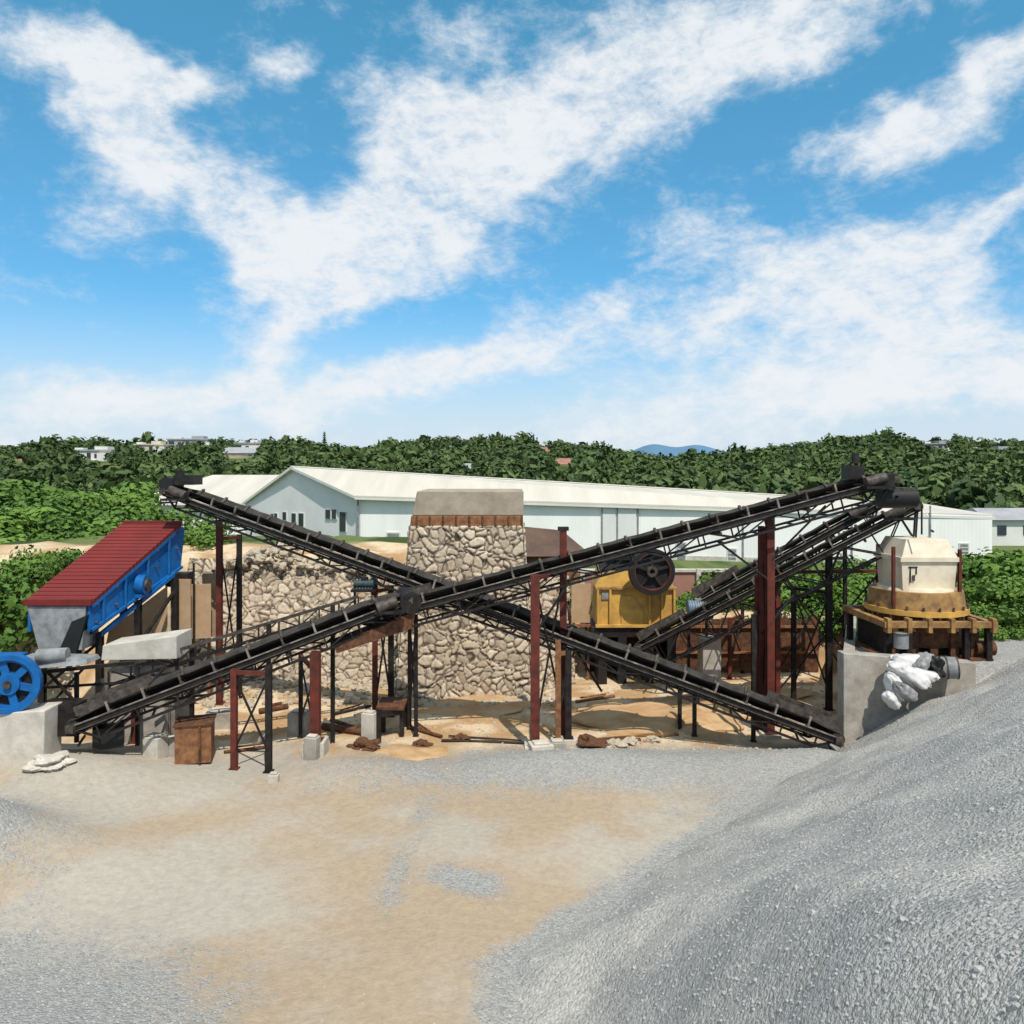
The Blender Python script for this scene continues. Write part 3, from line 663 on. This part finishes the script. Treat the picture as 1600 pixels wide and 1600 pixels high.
mb.prism([Lc+Vector((.1,0.3,-.9)),Lu+Vector((.1,.1,-1.4)),Lu+Vector((.1,.1,-1.5)),Lc+Vector((.1,.3,-1.0))],Vector((1.75,0,0)),STEEL)
for p,zt_ in((Lc+Vector((.1,.6,0)),3.3),(Rr+Vector((.0,.6,0)),3.5),(Lu+Vector((.1,-.4,0)),5.0),(Ru+Vector((0,-.4,0)),5.0),(Rr+ax*.5+Vector((0,0,0)),4.3)):
    mb.ibeam((p.x,p.y,0),(p.x,p.y,zt_),.2,STEEL)
mb.beam((Lc.x,25.6,1.6),(Rr.x,25.6,3.2),.09,.09,STEEL); mb.beam((Rr.x,25.6,1.2),(Ru.x,28.6,4.4),.1,.1,STEEL); mb.beam((Rr.x,25.6,3.4),(Ru.x,28.6,5.0),.12,.14,BLUE)
mb.obj('vibrating_screen',.01)
mb=MB()
mb.hexa([W(165,1010,27.6),W(262,1000,28.6),W(262,1000,28.7),W(165,1010,27.7)],[W(170,985,27.6),W(262,915,28.6),W(262,915,28.7),W(170,985,27.7)],PLY)
mb.box(W(310,955,29.4),(.9,.08,2.0),PLY,.2); mb.box(W(283,950,28.9),(.75,.08,2.1),PLY,-.1); mb.box(W(327,945,30.2),(.5,.06,2.4),TANW,.1)
mb.box(W(280,905,29.2),(.8,.5,.5),STEEL)
for px,d in((275,29),(300,29.5),(325,30.3)):
    q=W(px,960,d); mb.box((q.x,q.y+.12,1.8),(.1,.1,3.6),WOOD)
mb.cyl(W(303,880,29),W(303,1000,29),.04,STEEL,6)
mb.obj('plywood_hoarding')
mb=MB(); c=W(232,1008,25.4); mb.hexa([c+Vector((-1.2,-.6,-.35)),c+Vector((1.15,-.6,-.3)),c+Vector((1.15,.6,-.3)),c+Vector((-1.2,.6,-.35))],[c+Vector((-1.15,-.6,.12)),c+Vector((1.15,-.6,.42)),c+Vector((1.15,.6,.42)),c+Vector((-1.15,.6,.12))],CONC2)
mb.box((c.x-.2,c.y+.1,c.z/2-.3),(1.7,.8,c.z-.55),CONC)
mb.obj('concrete_plinth',.02)
mb=MB()
mb.prism([W(-60,930,29.8),W(35,935,30),W(30,1060,30),W(-60,1060,29.8)],(0,.4,0),TANW); mb.obj('mud_wall')
# ------------------------------------------------------------------ blue flywheel machine
mb=MB(); c=W(14,1068,22); axw=Vector((.25,-1,.0)).normalized()
mb.ring(c,axw,.82,.66,.26,BLUE,40); mb.ring(c,axw,.68,.60,.14,BLUE,40); mb.ring(c,axw,.3,.08,.2,BLUE,24)
sx=axw.orthogonal().normalized()
for i in range(6):
    d=Matrix.Rotation(i*math.pi/3,3,axw)@sx; mb.beam(c+d*.2,c+d*.66,.2,.08,BLUE,axw)
mb.cyl(c-axw*.02,c+axw*.2,.1,STEEL2,14); mb.cyl(c-axw*2,c+axw*.1,.09,STEEL,12)
mb.cyl(c-axw*.08,c-axw*.10,.62,BLACK,32)
mb.box(c-axw*1.2+Vector((-.9,0,-.2)),(1.2,1.4,1.3),BLUE)
q=W(85,1032,23); mb.hexa([q+Vector((-1.0,-.4,-.2)),q+Vector((1.15,-.4,-.02)),q+Vector((1.15,.4,-.02)),q+Vector((-1.0,.4,-.2))],[q+Vector((-.8,-.3,.15)),q+Vector((1.1,-.3,.12)),q+Vector((1.1,.3,.12)),q+Vector((-.8,.3,.15))],GREYM)
mb.cyl(q+Vector((-.3,-.3,.2)),q+Vector((.5,-.2,.22)),.2,GREYM,14)
mb.obj('crusher_flywheel',.008)
mb=MB(); q=W(36,1140,22.2); mb.hexa([(q.x-1.4,21.9,-.1),(q.x+.72,21.9,-.1),(q.x+.72,22.8,-.1),(q.x-1.4,22.8,-.1)],[(q.x-1.4,21.9,q.z+.5),(q.x+.78,21.9,q.z+.62),(q.x+.78,22.8,q.z+.62),(q.x-1.4,22.8,q.z+.5)],CONC2); mb.obj('concrete_foundation',.03)
mb=MB()
for (a,b,w) in [((45,1052,23),(210,1035,24.5),.1),((60,1075,23),(215,1065,24.5),.07),((75,1050,23),(130,1110,23),.07),((130,1045,23.6),(80,1100,23),.06),((160,1060,24),(165,1135,23.6),.09),((120,1050,23.5),(120,1160,23.2),.1),((215,1040,24.4),(215,1165,24),.1),((150,1140,23),(200,1060,24),.07),((70,1100,22.8),(150,1100,23.4),.08),((235,1055,24),(330,1045,24.8),.08),((235,1095,24),(330,1085,24.8),.06),((205,1105,23),(255,1045,24),.06)]:
    mb.beam(W(*a),W(*b),w,w,STEEL)
mb.box(W(100,1120,22.9),(1.1,.7,.9),STEEL); mb.box(W(170,1150,23),(.8,.5,.6),BLACK,.4); mb.box(W(150,1110,23.6),(.5,.4,.5),STEEL2,.3)
mb.obj('steel_trestle')
def crumple(name,loc,sc,m,seed,amp=.35,rot=0,fold=1.0,smooth=True):
    import bmesh
    bm=bmesh.new(); bmesh.ops.create_icosphere(bm,subdivisions=5,radius=1)
    for v in bm.verts:
        p=v.co.copy(); q=p*1.6+Vector((seed,0,0))
        a=mn.noise(q)*amp*1.6; r=1-abs(mn.noise(q*2.3+Vector((3,3,3))))*2; r2=1-abs(mn.noise(q*5+Vector((7,3,3))))*2
        v.co=p*(1+a+r*amp*.30*fold+r2*amp*.12*fold)
    for f in bm.faces: f.smooth=smooth
    me=bpy.data.meshes.new(name); bm.to_mesh(me); bm.free(); me.materials.append(m)
    o=link(name,me,loc,sc,rot); return o
def sack(px,py,d,L_,wd,th,m,ry,rz,seed):
    """filled woven sack: flattened pillow with pinched, tied end and soft folds"""
    import bmesh
    nu,nv_=40,28; V=[];Fs=[]
    for i in range(nu+1):
        t=i/nu*2-1
        env=(1-abs(t)**3.2)**.5 if abs(t)<1 else 0
        if t>.78: env=max(.10,env*(1-(t-.78)*3.2))+.16*sm(.9,1,t)
        for j in range(nv_):
            a=2*math.pi*j/nv_; ca,sa=math.cos(a),math.sin(a)
            sq=(abs(ca)**4+abs(sa)**4)**-.25
            p=Vector((t*L_/2,ca*sq*env*wd/2*.85,sa*sq*env*th/2))
            q=p*3+Vector((seed*3.7,seed,0)); f=mn.noise(q)*.10+mn.noise(Vector((t*3,a*2.2,seed)))*.06*(1+2*abs(t))
            p*=1+f*1.3; p.z-=.10*th*math.cos(t*2.5+seed); V.append(p)
    for i in range(nu):
        for j in range(nv_): Fs.append((i*nv_+j,i*nv_+(j+1)%nv_,(i+1)*nv_+(j+1)%nv_,(i+1)*nv_+j))
    me=bpy.data.meshes.new('sack'); me.from_pydata([tuple(v) for v in V],[],Fs); me.materials.append(m); me.polygons.foreach_set('use_smooth',[True]*len(Fs))
    o=link('sack',me,tuple(W(px,py,d)),1,0); o.rotation_euler=(random.uniform(-.3,.3),ry,rz); return o
q=W(78,1166,21.7); crumple('sandbag_heap',(q.x,q.y,g(q.x,q.y)+.03),(.5,.45,.16),CONC2,12,.45)
# ------------------------------------------------------------------ jaw crusher
mb=MB(); c=W(988,930,33); X,Y=c.x,c.y
def q4(x0,x1,y0,y1,z): return [(X+x0,Y+y0,z),(X+x1,Y+y0,z),(X+x1,Y+y1,z),(X+x0,Y+y1,z)]
zb=2.35
mb.hexa(q4(-1.55,1.65,-.6,1.6,zb),q4(-1.45,1.65,-.6,1.6,zb+1.6),YEL)
mb.hexa(q4(-1.6,.1,-.5,1.5,zb+1.6),q4(-1.3,.0,-.4,1.4,zb+2.3),YEL)
mb.hexa(q4(-1.3,.3,-.45,1.45,zb+2.3),q4(-1.0,.9,-.35,1.35,zb+2.75),BLACK)
mb.hexa(q4(-.1,1.6,-.5,1.5,zb+1.6),q4(.1,1.4,-.4,1.4,zb+2.4),YEL)
mb.prism([(X-.55,Y-.66,zb+.1),(X+.35,Y-.66,zb+.1),(X+.35,Y-.66,zb+.7),(X-.1,Y-.66,zb+1.25),(X-.55,Y-.66,zb+1.25)],(0,.1,0),YEL)
for x in(-1.5,-1.0,.6,1.1,1.6): mb.box((X+x,Y-.66,zb+.77),(.09,.16,1.5),YEL)
mb.box((X+.05,Y-.66,zb+.04),(3.3,.24,.12),YEL); mb.box((X+.05,Y-.64,zb+1.56),(3.3,.2,.1),YEL2)
fc=W(1018,893,31.7)
for yy in(0,3.3):
    f=fc+Vector((0,yy,0)); mb.ring(f,(.12,-1,0),.92,.72,.34,BLACK,44); mb.ring(f,(.12,-1,0),.74,.70,.36,RUST,44); mb.cyl(f+Vector((0,.09,0)),f+Vector((0,.14,0)),.7,BLACK,30); mb.ring(f,(.12,-1,0),.22,.1,.28,STEEL2,20)
    for i in range(5):
        a=i*2*math.pi/5+.3; mb.beam(f,f+Vector((math.cos(a)*.7,0,math.sin(a)*.7)),.12,.1,STEEL,(0,1,0))
mb.cyl(fc,fc+Vector((0,3.3,0)),.12,STEEL,12)
mb.box(W(965,868,33),(1.3,1.0,.3),BLACK)
for x in(-1.3,-.5,.6,1.5): mb.box((X+x,Y+.3,1.15),(.35,1.9,2.3),BLACK)
mb.box((X,Y+.4,2.12),(3.5,2.1,.4),STEEL); mb.box((X,Y+1.6,1),(3.6,.4,2.3),STEEL)
mb.box((X-1.2,Y-.625,zb+1.25),(.3,.06,.3),GREYM)
mb.obj('jaw_crusher',.012)
mb=MB(); q=W(1108,1020,31); mb.box((q.x,q.y,1.1),(.7,.9,2.2),CONC); mb.obj('concrete_pier',.02)
mb=MB(); q=W(908,960,33); mb.box((q.x,q.y,3.2),(.8,.12,1.6),PLY); mb.box((q.x,q.y-.1,2.3),(.9,.08,.1),WOOD)
for k in(-.3,.3): mb.box((q.x+k,q.y+.1,2),(.1,.1,4),WOOD)
mb.obj('plywood_panel')
mb=MB(); q=W(1090,950,31.3); mb.cyl(q+Vector((-.4,0,0)),q+Vector((.35,0,0)),.3,mat('motor_blue',(.10,.18,.28),.5),18)
for i in range(7): mb.ring(q+Vector((-.33+i*.1,0,0)),(1,0,0),.335,.29,.03,GREYM,18)
mb.box(q+Vector((0,0,-.35)),(.9,.6,.12),STEEL); mb.box(q+Vector((0,-.05,.33)),(.25,.2,.14),GREYM)
for k in(-.35,.35): mb.beam(q+Vector((k,0,-.4)),(q.x+k,q.y,0.0),.1,.1,STEEL)
mb.obj('electric_motor')
mb=MB(); q=W(568,912,27.0); mb.cyl(q+Vector((-.32,0,0)),q+Vector((.35,0,0)),.14,mat('motor_teal',(.02,.07,.08),.6),16); mb.box(q+Vector((0,0,-.22)),(.8,.4,.08),STEEL); mb.box(q+Vector((.05,0,.18)),(.2,.2,.1),STEEL)
for i in range(6): mb.ring(q+Vector((-.28+i*.1,0,0)),(1,0,0),.16,.13,.03,STEEL2,16)
for k in(-.3,.3): mb.beam(q+Vector((k,0,-.25)),q+Vector((k,.1,-.9)),.07,.07,STEEL)
mb.obj('electric_motor')
# ------------------------------------------------------------------ cone crusher
mb=MB(); c=W(1430,1020,27.3); X,Y=c.x,c.y; k=27.3/F
def zz(py): return H-(py-HY)*k
def fx(x): return X+(x-1430)*k
def bx(x0,x1,p0,p1,dp,m,off=0): mb.box(((fx(x0)+fx(x1))/2,Y+off,(zz(p0)+zz(p1))/2),((x1-x0)*k,dp,abs(zz(p0)-zz(p1))),m)
def frus(cx,r0,r1,p0,p1,m,n=28): mb.cyl((fx(cx),Y,zz(p1)),(fx(cx),Y,zz(p0)),r0*k,m,n,r1*k)
def fr4(x0,x1,x2,x3,p0,p1,d0,d1,m):
    mb.hexa([(fx(x0),Y-d0/2,zz(p1)),(fx(x1),Y-d0/2,zz(p1)),(fx(x1),Y+d0/2,zz(p1)),(fx(x0),Y+d0/2,zz(p1))],[(fx(x2),Y-d1/2,zz(p0)),(fx(x3),Y-d1/2,zz(p0)),(fx(x3),Y+d1/2,zz(p0)),(fx(x2),Y+d1/2,zz(p0))],m)
fr4(1388,1472,1399,1461,840,866,1.9,1.5,CREAM)
fr4(1385,1474,1385,1474,866,873,2.0,2.0,CREAM)
fr4(1391,1469,1388,1472,873,917,1.75,1.85,CREAM)
frus(1430,70,66,918,944,YEL2); frus(1430,74,74,944,952,YEL); frus(1430,56,54,914,919,CREAM)
frus(1430,58,62,952,1000,RUST2)
bx(1346,1512,957,966,.22,YEL2,-1.6); bx(1346,1512,957,966,.22,YEL2,1.5)
for x in(1352,1382,1412,1445,1476,1506): bx(x-3,x+3,952,973,.3,YEL2,-1.62)
for x in(1352,1506): mb.box((fx(x),Y-.05,zz(962)),(.22,2.9,.2),YEL2)
for x in(1355,1385,1470,1503):
    for yy in(-1.5,1.4): bx(x-4,x+4,967,1022,.2,STEEL,yy)
bx(1348,1510,1013,1022,3.3,RUST2,.1)
bx(1365,1495,975,1012,2.2,STEEL,.2)
for x in(1372,1400,1430,1460,1490): bx(x-6,x+6,968,1012,.1,RUST2,-1.2)
for i in range(20):
    a=2*math.pi*i/20; mb.cyl((X+72*k*math.cos(a),Y+72*k*math.sin(a),zz(958)),(X+72*k*math.cos(a),Y+72*k*math.sin(a),zz(938)),.035,STEEL2,8)
for x,a,b in((1375,850,958),(1475,854,958)): mb.ibeam((fx(x),Y-.95,zz(b)),(fx(x),Y-.95,zz(a)),.1,RUST)
bx(1400,1402,880,905,.02,STEEL,-.93); bx(1398,1412,880,882,.02,STEEL,-.935); bx(1409,1411,882,892,.02,STEEL,-.93); bx(1404,1408,893,902,.02,STEEL2,-.93)
mb.cyl((X+60*k,Y-1.2,zz(1000)),(X+88*k,Y-1.2,zz(1000)),.25,RUST2,16)
mb.obj('cone_crusher',.015)
mb=MB(); a=W(1316,1020,24.9); b=W(1392,1030,24.9)
mb.hexa([(a.x,24.8,-.2),(b.x+2.6,24.8,-.2),(b.x+2.6,25.3,-.2),(a.x,25.3,-.2)],[(a.x,24.8,a.z),(b.x+2.6,24.8,a.z-.3),(b.x+2.6,25.3,a.z-.3),(a.x,25.3,a.z)],CONC)
def ey(y,o=0): return edge(y)+o
mb.hexa([(ey(25.31),25.31,-.2),(ey(25.31,.4),25.31,-.2),(ey(34,.4),34,-.2),(ey(34),34,-.2)],[(ey(25.31),25.31,a.z-.3),(ey(25.31,.4),25.31,a.z-.3),(ey(34,.4),34,a.z-.5),(ey(34),34,a.z-.5)],CONC)
mb.obj('concrete_retaining_wall',.02)
mb=MB()
for i in range(20):
    x=5.0+i*.42; mb.box((x,34.25+.03*(i%2),1.2),(.41,.05,2.2+.16*math.sin(i*2.1)),RUST2)
for z in(.9,2.0): mb.box((9,34.14,z),(8.2,.08,.1),WOOD)
mb.obj('rusty_sheet_fence')
for a_ in[(1416,1032,24.3,1.0,.6,.42,BAG,.15,.2,1),(1440,1036,24.2,.9,.55,.4,BAG2,-.3,.6,2),(1408,1052,24.1,1.0,.6,.4,BAG,.75,.1,3),(1428,1058,23.9,1.0,.6,.42,BAG,.45,-.3,4),(1398,1074,23.9,.95,.55,.38,BAG,1.05,.1,5),(1414,1080,23.7,.9,.55,.36,BAG2,.55,.3,6),(1444,1054,23.9,.8,.5,.34,BAG,.3,-.6,7),(1392,1094,23.7,.7,.42,.28,BAG,.9,.4,8)]: sack(*a_)
l=W(1459,1044,24.2); crumple('rubber_sheet_bundle',(l.x,l.y,l.z),(.22,.35,.33),BLACK,6,.4)
mb=MB(); l=W(1478,1042,24.3); mb.cyl(l+Vector((-.3,.1,-.05)),l+Vector((.3,-.1,0)),.33,GREYM,22)
for t in(-.28,0,.28): mb.ring(l+Vector((t,-t*.3,-.02+t*.08)),(.64,-.2,.05),.35,.3,.04,STEEL2,22)
mb.obj('steel_drum')
mb=MB(); l=W(1408,1012,25.2); mb.cyl(l,l+Vector((0,0,.45)),.22,GREYM,16); mb.ring(l+Vector((0,0,.45)),(0,0,1),.24,.19,.04,STEEL2,18); mb.obj('bucket')
# ------------------------------------------------------------------ yard clutter
mb=MB(); q=W(305,1188,23.6); q.z=g(q.x,q.y)
mb.box((q.x,q.y,q.z+.6),(1.0,.9,1.1),WOOD,.25); mb.box((q.x,q.y,q.z+1.17),(1.1,1.0,.05),RUST2,.25)
for i in(-1,1): mb.box((q.x+.3*i,q.y-.4,q.z+.6),(.07,.2,1.05),RUST2,.25)
mb.obj('rusty_metal_box',.01)
for px,py,w,h in[(243,1195,.55,.65),(268,1190,.3,.6),(470,1145,.7,.8),(578,1158,.45,1.0),(488,1192,.4,.7),(428,1222,.28,.25),(345,1135,.9,.6),(412,1160,.3,.3),(845,1178,.7,.25),(870,1175,.5,.3),(283,1130,.6,.9),(196,1160,.5,.8)]:
    d=8.7*F/(py-HY); x=(px-800)/F*d; mb=MB(); z=g(x,d)
    a=random.uniform(-.4,.4); mb.box((x,d,z+h/2-.05),(w,w*.8,h),random.choice([CONC,CONC2]),a); mb.box((x,d,z+h-.02),(w*.7,w*.5,.06),CONC2,a)
    mb.obj('concrete_block',.02)
mb=MB()
for px,py in((592,1158),(628,1150)):
    d=8.7*F/(py-HY); x=(px-800)/F*d; mb.ibeam((x,d,0),(x,d,1.0),.14,STEEL)
    mb.ibeam((x,d+.9,0),(x,d+.9,1.0),.14,STEEL)
a=W(590,1115,25.7); b=W(630,1110,26.2); mb.beam(a,b,.25,.2,STEEL); mb.beam(a+Vector((0,.9,0)),b+Vector((0,.9,0)),.25,.2,STEEL); mb.box(lerp(a,b,.5)+Vector((0,.45,.15)),(.9,1.2,.1),RUST2); mb.obj('steel_stand')
for i,(a,b,r,m) in enumerate([((405,1115),(450,1108),.1,RUST2),((505,1138),(570,1148),.12,RUST2),((640,1140),(690,1155),.06,RUST2),((690,1160),(830,1164),.05,STEEL),((915,1172),(1000,1162),.08,RUST2),((350,1180),(420,1170),.05,RUST2),((900,1100),(960,1090),.06,WOOD),((520,1118),(580,1105),.05,STEEL),((980,1135),(1060,1150),.04,WOOD)]):
    mb=MB()
    def gp(p): d=8.7*F/(p[1]-HY); x=(p[0]-800)/F*d; return Vector((x,d,g(x,d)+r))
    mb.cyl(gp(a),gp(b),r,m,10); mb.cyl(gp(a)+Vector((.2,.3,r)),gp(b)+Vector((-.3,.2,r*.5)),r*.6,m,8); mb.obj('rusty_pipe')
for px,py,s_ in[(930,1168,.5),(960,1172,.35),(985,1165,.3),(1020,1160,.25),(570,1170,.45),(660,1165,.3),(720,1158,.25)]:
    d=8.7*F/(py-HY); x=(px-800)/F*d; crumple('rock',(x,d,g(x,d)+.05),(s_*.8,s_*.6,s_*.4),random.choice([RUST2,STT]),px*.1,.6)
DIRT=mat('orange_dirt',(.54,.37,.21),.95,scale=1.5,c2=(.38,.22,.10),bump=.5)
for px,py,w,h in[(1000,1128,2.0,.5),(1085,1130,1.4,.35),(950,1110,1.2,.3),(640,1175,1.3,.22),(760,1100,2.2,.2),(1200,1080,1.5,.3),(1130,1110,1.4,.3)]:
    d=8.7*F/(py-HY); x=(px-800)/F*d; crumple('dirt_heap',(x,d,g(x,d)-.08),(w,w*.7,h),DIRT,px*.13,.28,0,.35)
mb=MB(); p=W(507,674,280); mb.cyl((p.x,280,g(p.x,280)),(p.x,280,p.z),.3,BARK,8,.1)
for i in range(13):
    z=p.z-.4-i*.8
    for j in range(12):
        a=random.uniform(0,6.28); r=(.5+.14*i)*random.uniform(.7,1.3)
        mb.add([(p.x,280,z+.4),(p.x+r*math.cos(a),280+r*math.sin(a),z-.35),(p.x+r*math.cos(a+.8),280+r*math.sin(a+.8),z-.55)],[(0,1,2)],LEAFD)
mb.obj('pine_tree')
# ------------------------------------------------------------------ sun, world
sd=Vector((.18,-.55,.92)).normalized()
sl=bpy.data.lights.new('sun','SUN'); sl.energy=4.5; sl.angle=math.radians(.5); sl.color=(1,.95,.86)
so=bpy.data.objects.new('sun',sl); S.collection.objects.link(so); so.rotation_euler=(-sd).to_track_quat('-Z','Y').to_euler(); so.location=(20,-20,40)
w=bpy.data.worlds.new('World'); S.world=w; w.use_nodes=True; nt=w.node_tree; N=nt.nodes; L=nt.links
try: w.cycles.sampling_method='NONE'
except Exception: pass
bg=N['Background']; bg.inputs['Strength'].default_value=.1
sky=N.new('ShaderNodeTexSky'); sky.sky_type='NISHITA'; sky.sun_disc=False; sky.sun_elevation=math.asin(sd.z); sky.sun_rotation=math.atan2(sd.x,sd.y); sky.air_density=1; sky.dust_density=.4; sky.ozone_density=2
tc=N.new('ShaderNodeTexCoord'); sep=N.new('ShaderNodeSeparateXYZ'); L.new(tc.outputs['Generated'],sep.inputs[0])
def mth(op,*args):
    x=N.new('ShaderNodeMath'); x.operation=op
    for i,v in enumerate(args):
        if isinstance(v,(int,float)): x.inputs[i].default_value=v
        else: L.new(v,x.inputs[i])
    return x.outputs[0]
az=mth('ARCTAN2',sep.outputs[0],sep.outputs[1]); el=mth('ARCSINE',sep.outputs[2])
cb=N.new('ShaderNodeCombineXYZ'); L.new(az,cb.inputs[0]); L.new(el,cb.inputs[1])
def noi(vec,sc,det,ro,dist=0,loc=(0,0,0),rot=0,scl=(1,1,1)):
    mp=N.new('ShaderNodeMapping'); mp.inputs['Location'].default_value=loc; mp.inputs['Rotation'].default_value=(0,0,rot); mp.inputs['Scale'].default_value=scl
    L.new(vec,mp.inputs[0]); n=N.new('ShaderNodeTexNoise'); n.noise_dimensions='2D'; n.inputs['Scale'].default_value=sc; n.inputs['Detail'].default_value=det; n.inputs['Roughness'].default_value=ro; n.inputs['Distortion'].default_value=dist
    L.new(mp.outputs[0],n.inputs['Vector']); return n
wn=noi(cb.outputs[0],7,3,.6)
vm=N.new('ShaderNodeVectorMath'); vm.operation='MULTIPLY_ADD'; vm.inputs[1].default_value=(.11,.09,0); L.new(wn.outputs['Color'],vm.inputs[0])
sub=N.new('ShaderNodeVectorMath'); sub.operation='SUBTRACT'; sub.inputs[1].default_value=(.055,.045,0); L.new(cb.outputs[0],sub.inputs[0]); L.new(sub.outputs[0],vm.inputs[2])
wv=vm.outputs[0]
BL=[(1020,110,330,85,22,1),(1330,30,290,60,15,.8),(760,240,270,115,35,1),(620,190,110,70,10,.8),(560,380,240,90,35,.95),(640,430,170,60,20,.6),
(215,190,95,95,30,1),(330,300,210,62,-30,.95),(300,135,60,25,20,.7),(140,85,230,32,0,.9),(110,145,50,26,-40,.7),(440,125,60,30,30,.8),(450,540,150,40,35,.5),(170,350,90,60,0,.5),(450,400,120,90,0,.5),
(1330,225,120,35,5,.7),(1480,185,180,50,20,.8),(1560,90,100,30,10,.6),(930,480,210,46,14,.7),(1150,370,180,60,-10,.6),(1330,450,240,95,20,.85),(1450,430,140,80,10,.65),(1560,325,65,26,30,.7),
(1200,620,460,65,10,.85),(1500,570,240,85,0,.9),(250,630,450,60,4,.9),(620,595,240,38,12,.7),(1100,510,180,50,25,.6),(700,50,80,35,0,.55),(800,560,220,40,10,.5)]
acc=None
for px,py,rx,ry,ang,st in BL:
    x=(px-800);a0=math.atan(x/F); e0=math.atan((HY-py)/math.hypot(F,x)); ca=math.cos(a0)
    mp=N.new('ShaderNodeMapping'); mp.vector_type='TEXTURE'; mp.inputs['Location'].default_value=(a0,e0,0); mp.inputs['Rotation'].default_value=(0,0,math.radians(ang)); mp.inputs['Scale'].default_value=(rx*1.45/F*ca,ry*1.5/F*ca,1)
    L.new(wv,mp.inputs[0]); ln=N.new('ShaderNodeVectorMath'); ln.operation='LENGTH'; L.new(mp.outputs[0],ln.inputs[0])
    mr=N.new('ShaderNodeMapRange'); mr.interpolation_type='SMOOTHSTEP'; mr.inputs[1].default_value=1; mr.inputs[2].default_value=.1; mr.inputs[3].default_value=0; mr.inputs[4].default_value=st
    L.new(ln.outputs['Value'],mr.inputs[0]); acc=mr.outputs[0] if acc is None else mth('ADD',acc,mr.outputs[0])
acc=mth('MINIMUM',acc,1.0)
n1=noi(cb.outputs[0],9,7,.62,.3,(3,1,0),math.radians(-25),(1,1.7,1)).outputs['Fac']
n2=noi(cb.outputs[0],34,6,.7,.2,(1,7,0),math.radians(-20),(1,1.9,1)).outputs['Fac']
zen_fill=N.new('ShaderNodeMapRange'); zen_fill.inputs[1].default_value=.56; zen_fill.inputs[2].default_value=.85; zen_fill.inputs[4].default_value=.75; L.new(el,zen_fill.inputs[0])  # unseen cloud added overhead to whiten the ambient light
side_fill=N.new('ShaderNodeMapRange'); side_fill.inputs[1].default_value=.75; side_fill.inputs[2].default_value=1.3; side_fill.inputs[4].default_value=.6; L.new(mth('ABSOLUTE',az),side_fill.inputs[0])  # unseen cloud added at the sides and behind, whitens ambient light
d0=mth('ADD',acc,mth('MAXIMUM',zen_fill.outputs[0],side_fill.outputs[0]))
d1=mth('ADD',d0,mth('MULTIPLY',mth('SUBTRACT',n1,.5),1.4)); d1=mth('ADD',d1,mth('MULTIPLY',mth('SUBTRACT',n2,.5),1.0))
cm=N.new('ShaderNodeMapRange'); cm.interpolation_type='SMOOTHSTEP'; cm.inputs[1].default_value=.02; cm.inputs[2].default_value=1.25; cm.inputs[4].default_value=.98; L.new(d1,cm.inputs[0])
hz=N.new('ShaderNodeMapRange'); hz.interpolation_type='SMOOTHSTEP'; hz.inputs[1].default_value=.22; hz.inputs[2].default_value=.0; hz.inputs[3].default_value=0; hz.inputs[4].default_value=.95; L.new(el,hz.inputs[0])
cf=mth('ADD',cm.outputs[0],mth('MULTIPLY',hz.outputs[0],mth('SUBTRACT',1.0,cm.outputs[0])))
et=N.new('ShaderNodeMapRange'); et.inputs[1].default_value=.02; et.inputs[2].default_value=.5; L.new(el,et.inputs[0])
tr_=N.new('ShaderNodeValToRGB'); tr_.color_ramp.elements[0].color=(.36,.60,.80,1); tr_.color_ramp.elements[1].color=(.42,1.0,.98,1); L.new(et.outputs[0],tr_.inputs[0])
tint=N.new('ShaderNodeMix'); tint.data_type='RGBA'; tint.blend_type='MULTIPLY'; tint.inputs[0].default_value=1; L.new(tr_.outputs[0],tint.inputs[7]); L.new(sky.outputs[0],tint.inputs[6])
ts=N.new('ShaderNodeVectorMath'); ts.operation='SCALE'; ts.inputs['Scale'].default_value=1.75; L.new(tint.outputs[2],ts.inputs[0])
cr=N.new('ShaderNodeValToRGB'); cr.color_ramp.elements[0].color=(.70,.80,.90,1); cr.color_ramp.elements[1].color=(.90,.93,.96,1); L.new(cm.outputs[0],cr.inputs[0])
sc=N.new('ShaderNodeVectorMath'); sc.operation='SCALE'; sc.inputs['Scale'].default_value=9.6; L.new(cr.outputs[0],sc.inputs[0])
mx=N.new('ShaderNodeMix'); mx.data_type='RGBA'; L.new(cf,mx.inputs[0]); L.new(ts.outputs[0],mx.inputs[6]); L.new(sc.outputs[0],mx.inputs[7]); L.new(mx.outputs[2],bg.inputs['Color'])
# ------------------------------------------------------------------ camera
cam=bpy.data.cameras.new('camera'); cam.lens=28; cam.sensor_width=36; cam.shift_y=-(800-HY)/1600; cam.clip_end=6000; cam.clip_start=.1
co=bpy.data.objects.new('camera',cam); S.collection.objects.link(co); co.location=(0,0,H); co.rotation_euler=(math.radians(90),0,0); S.camera=co
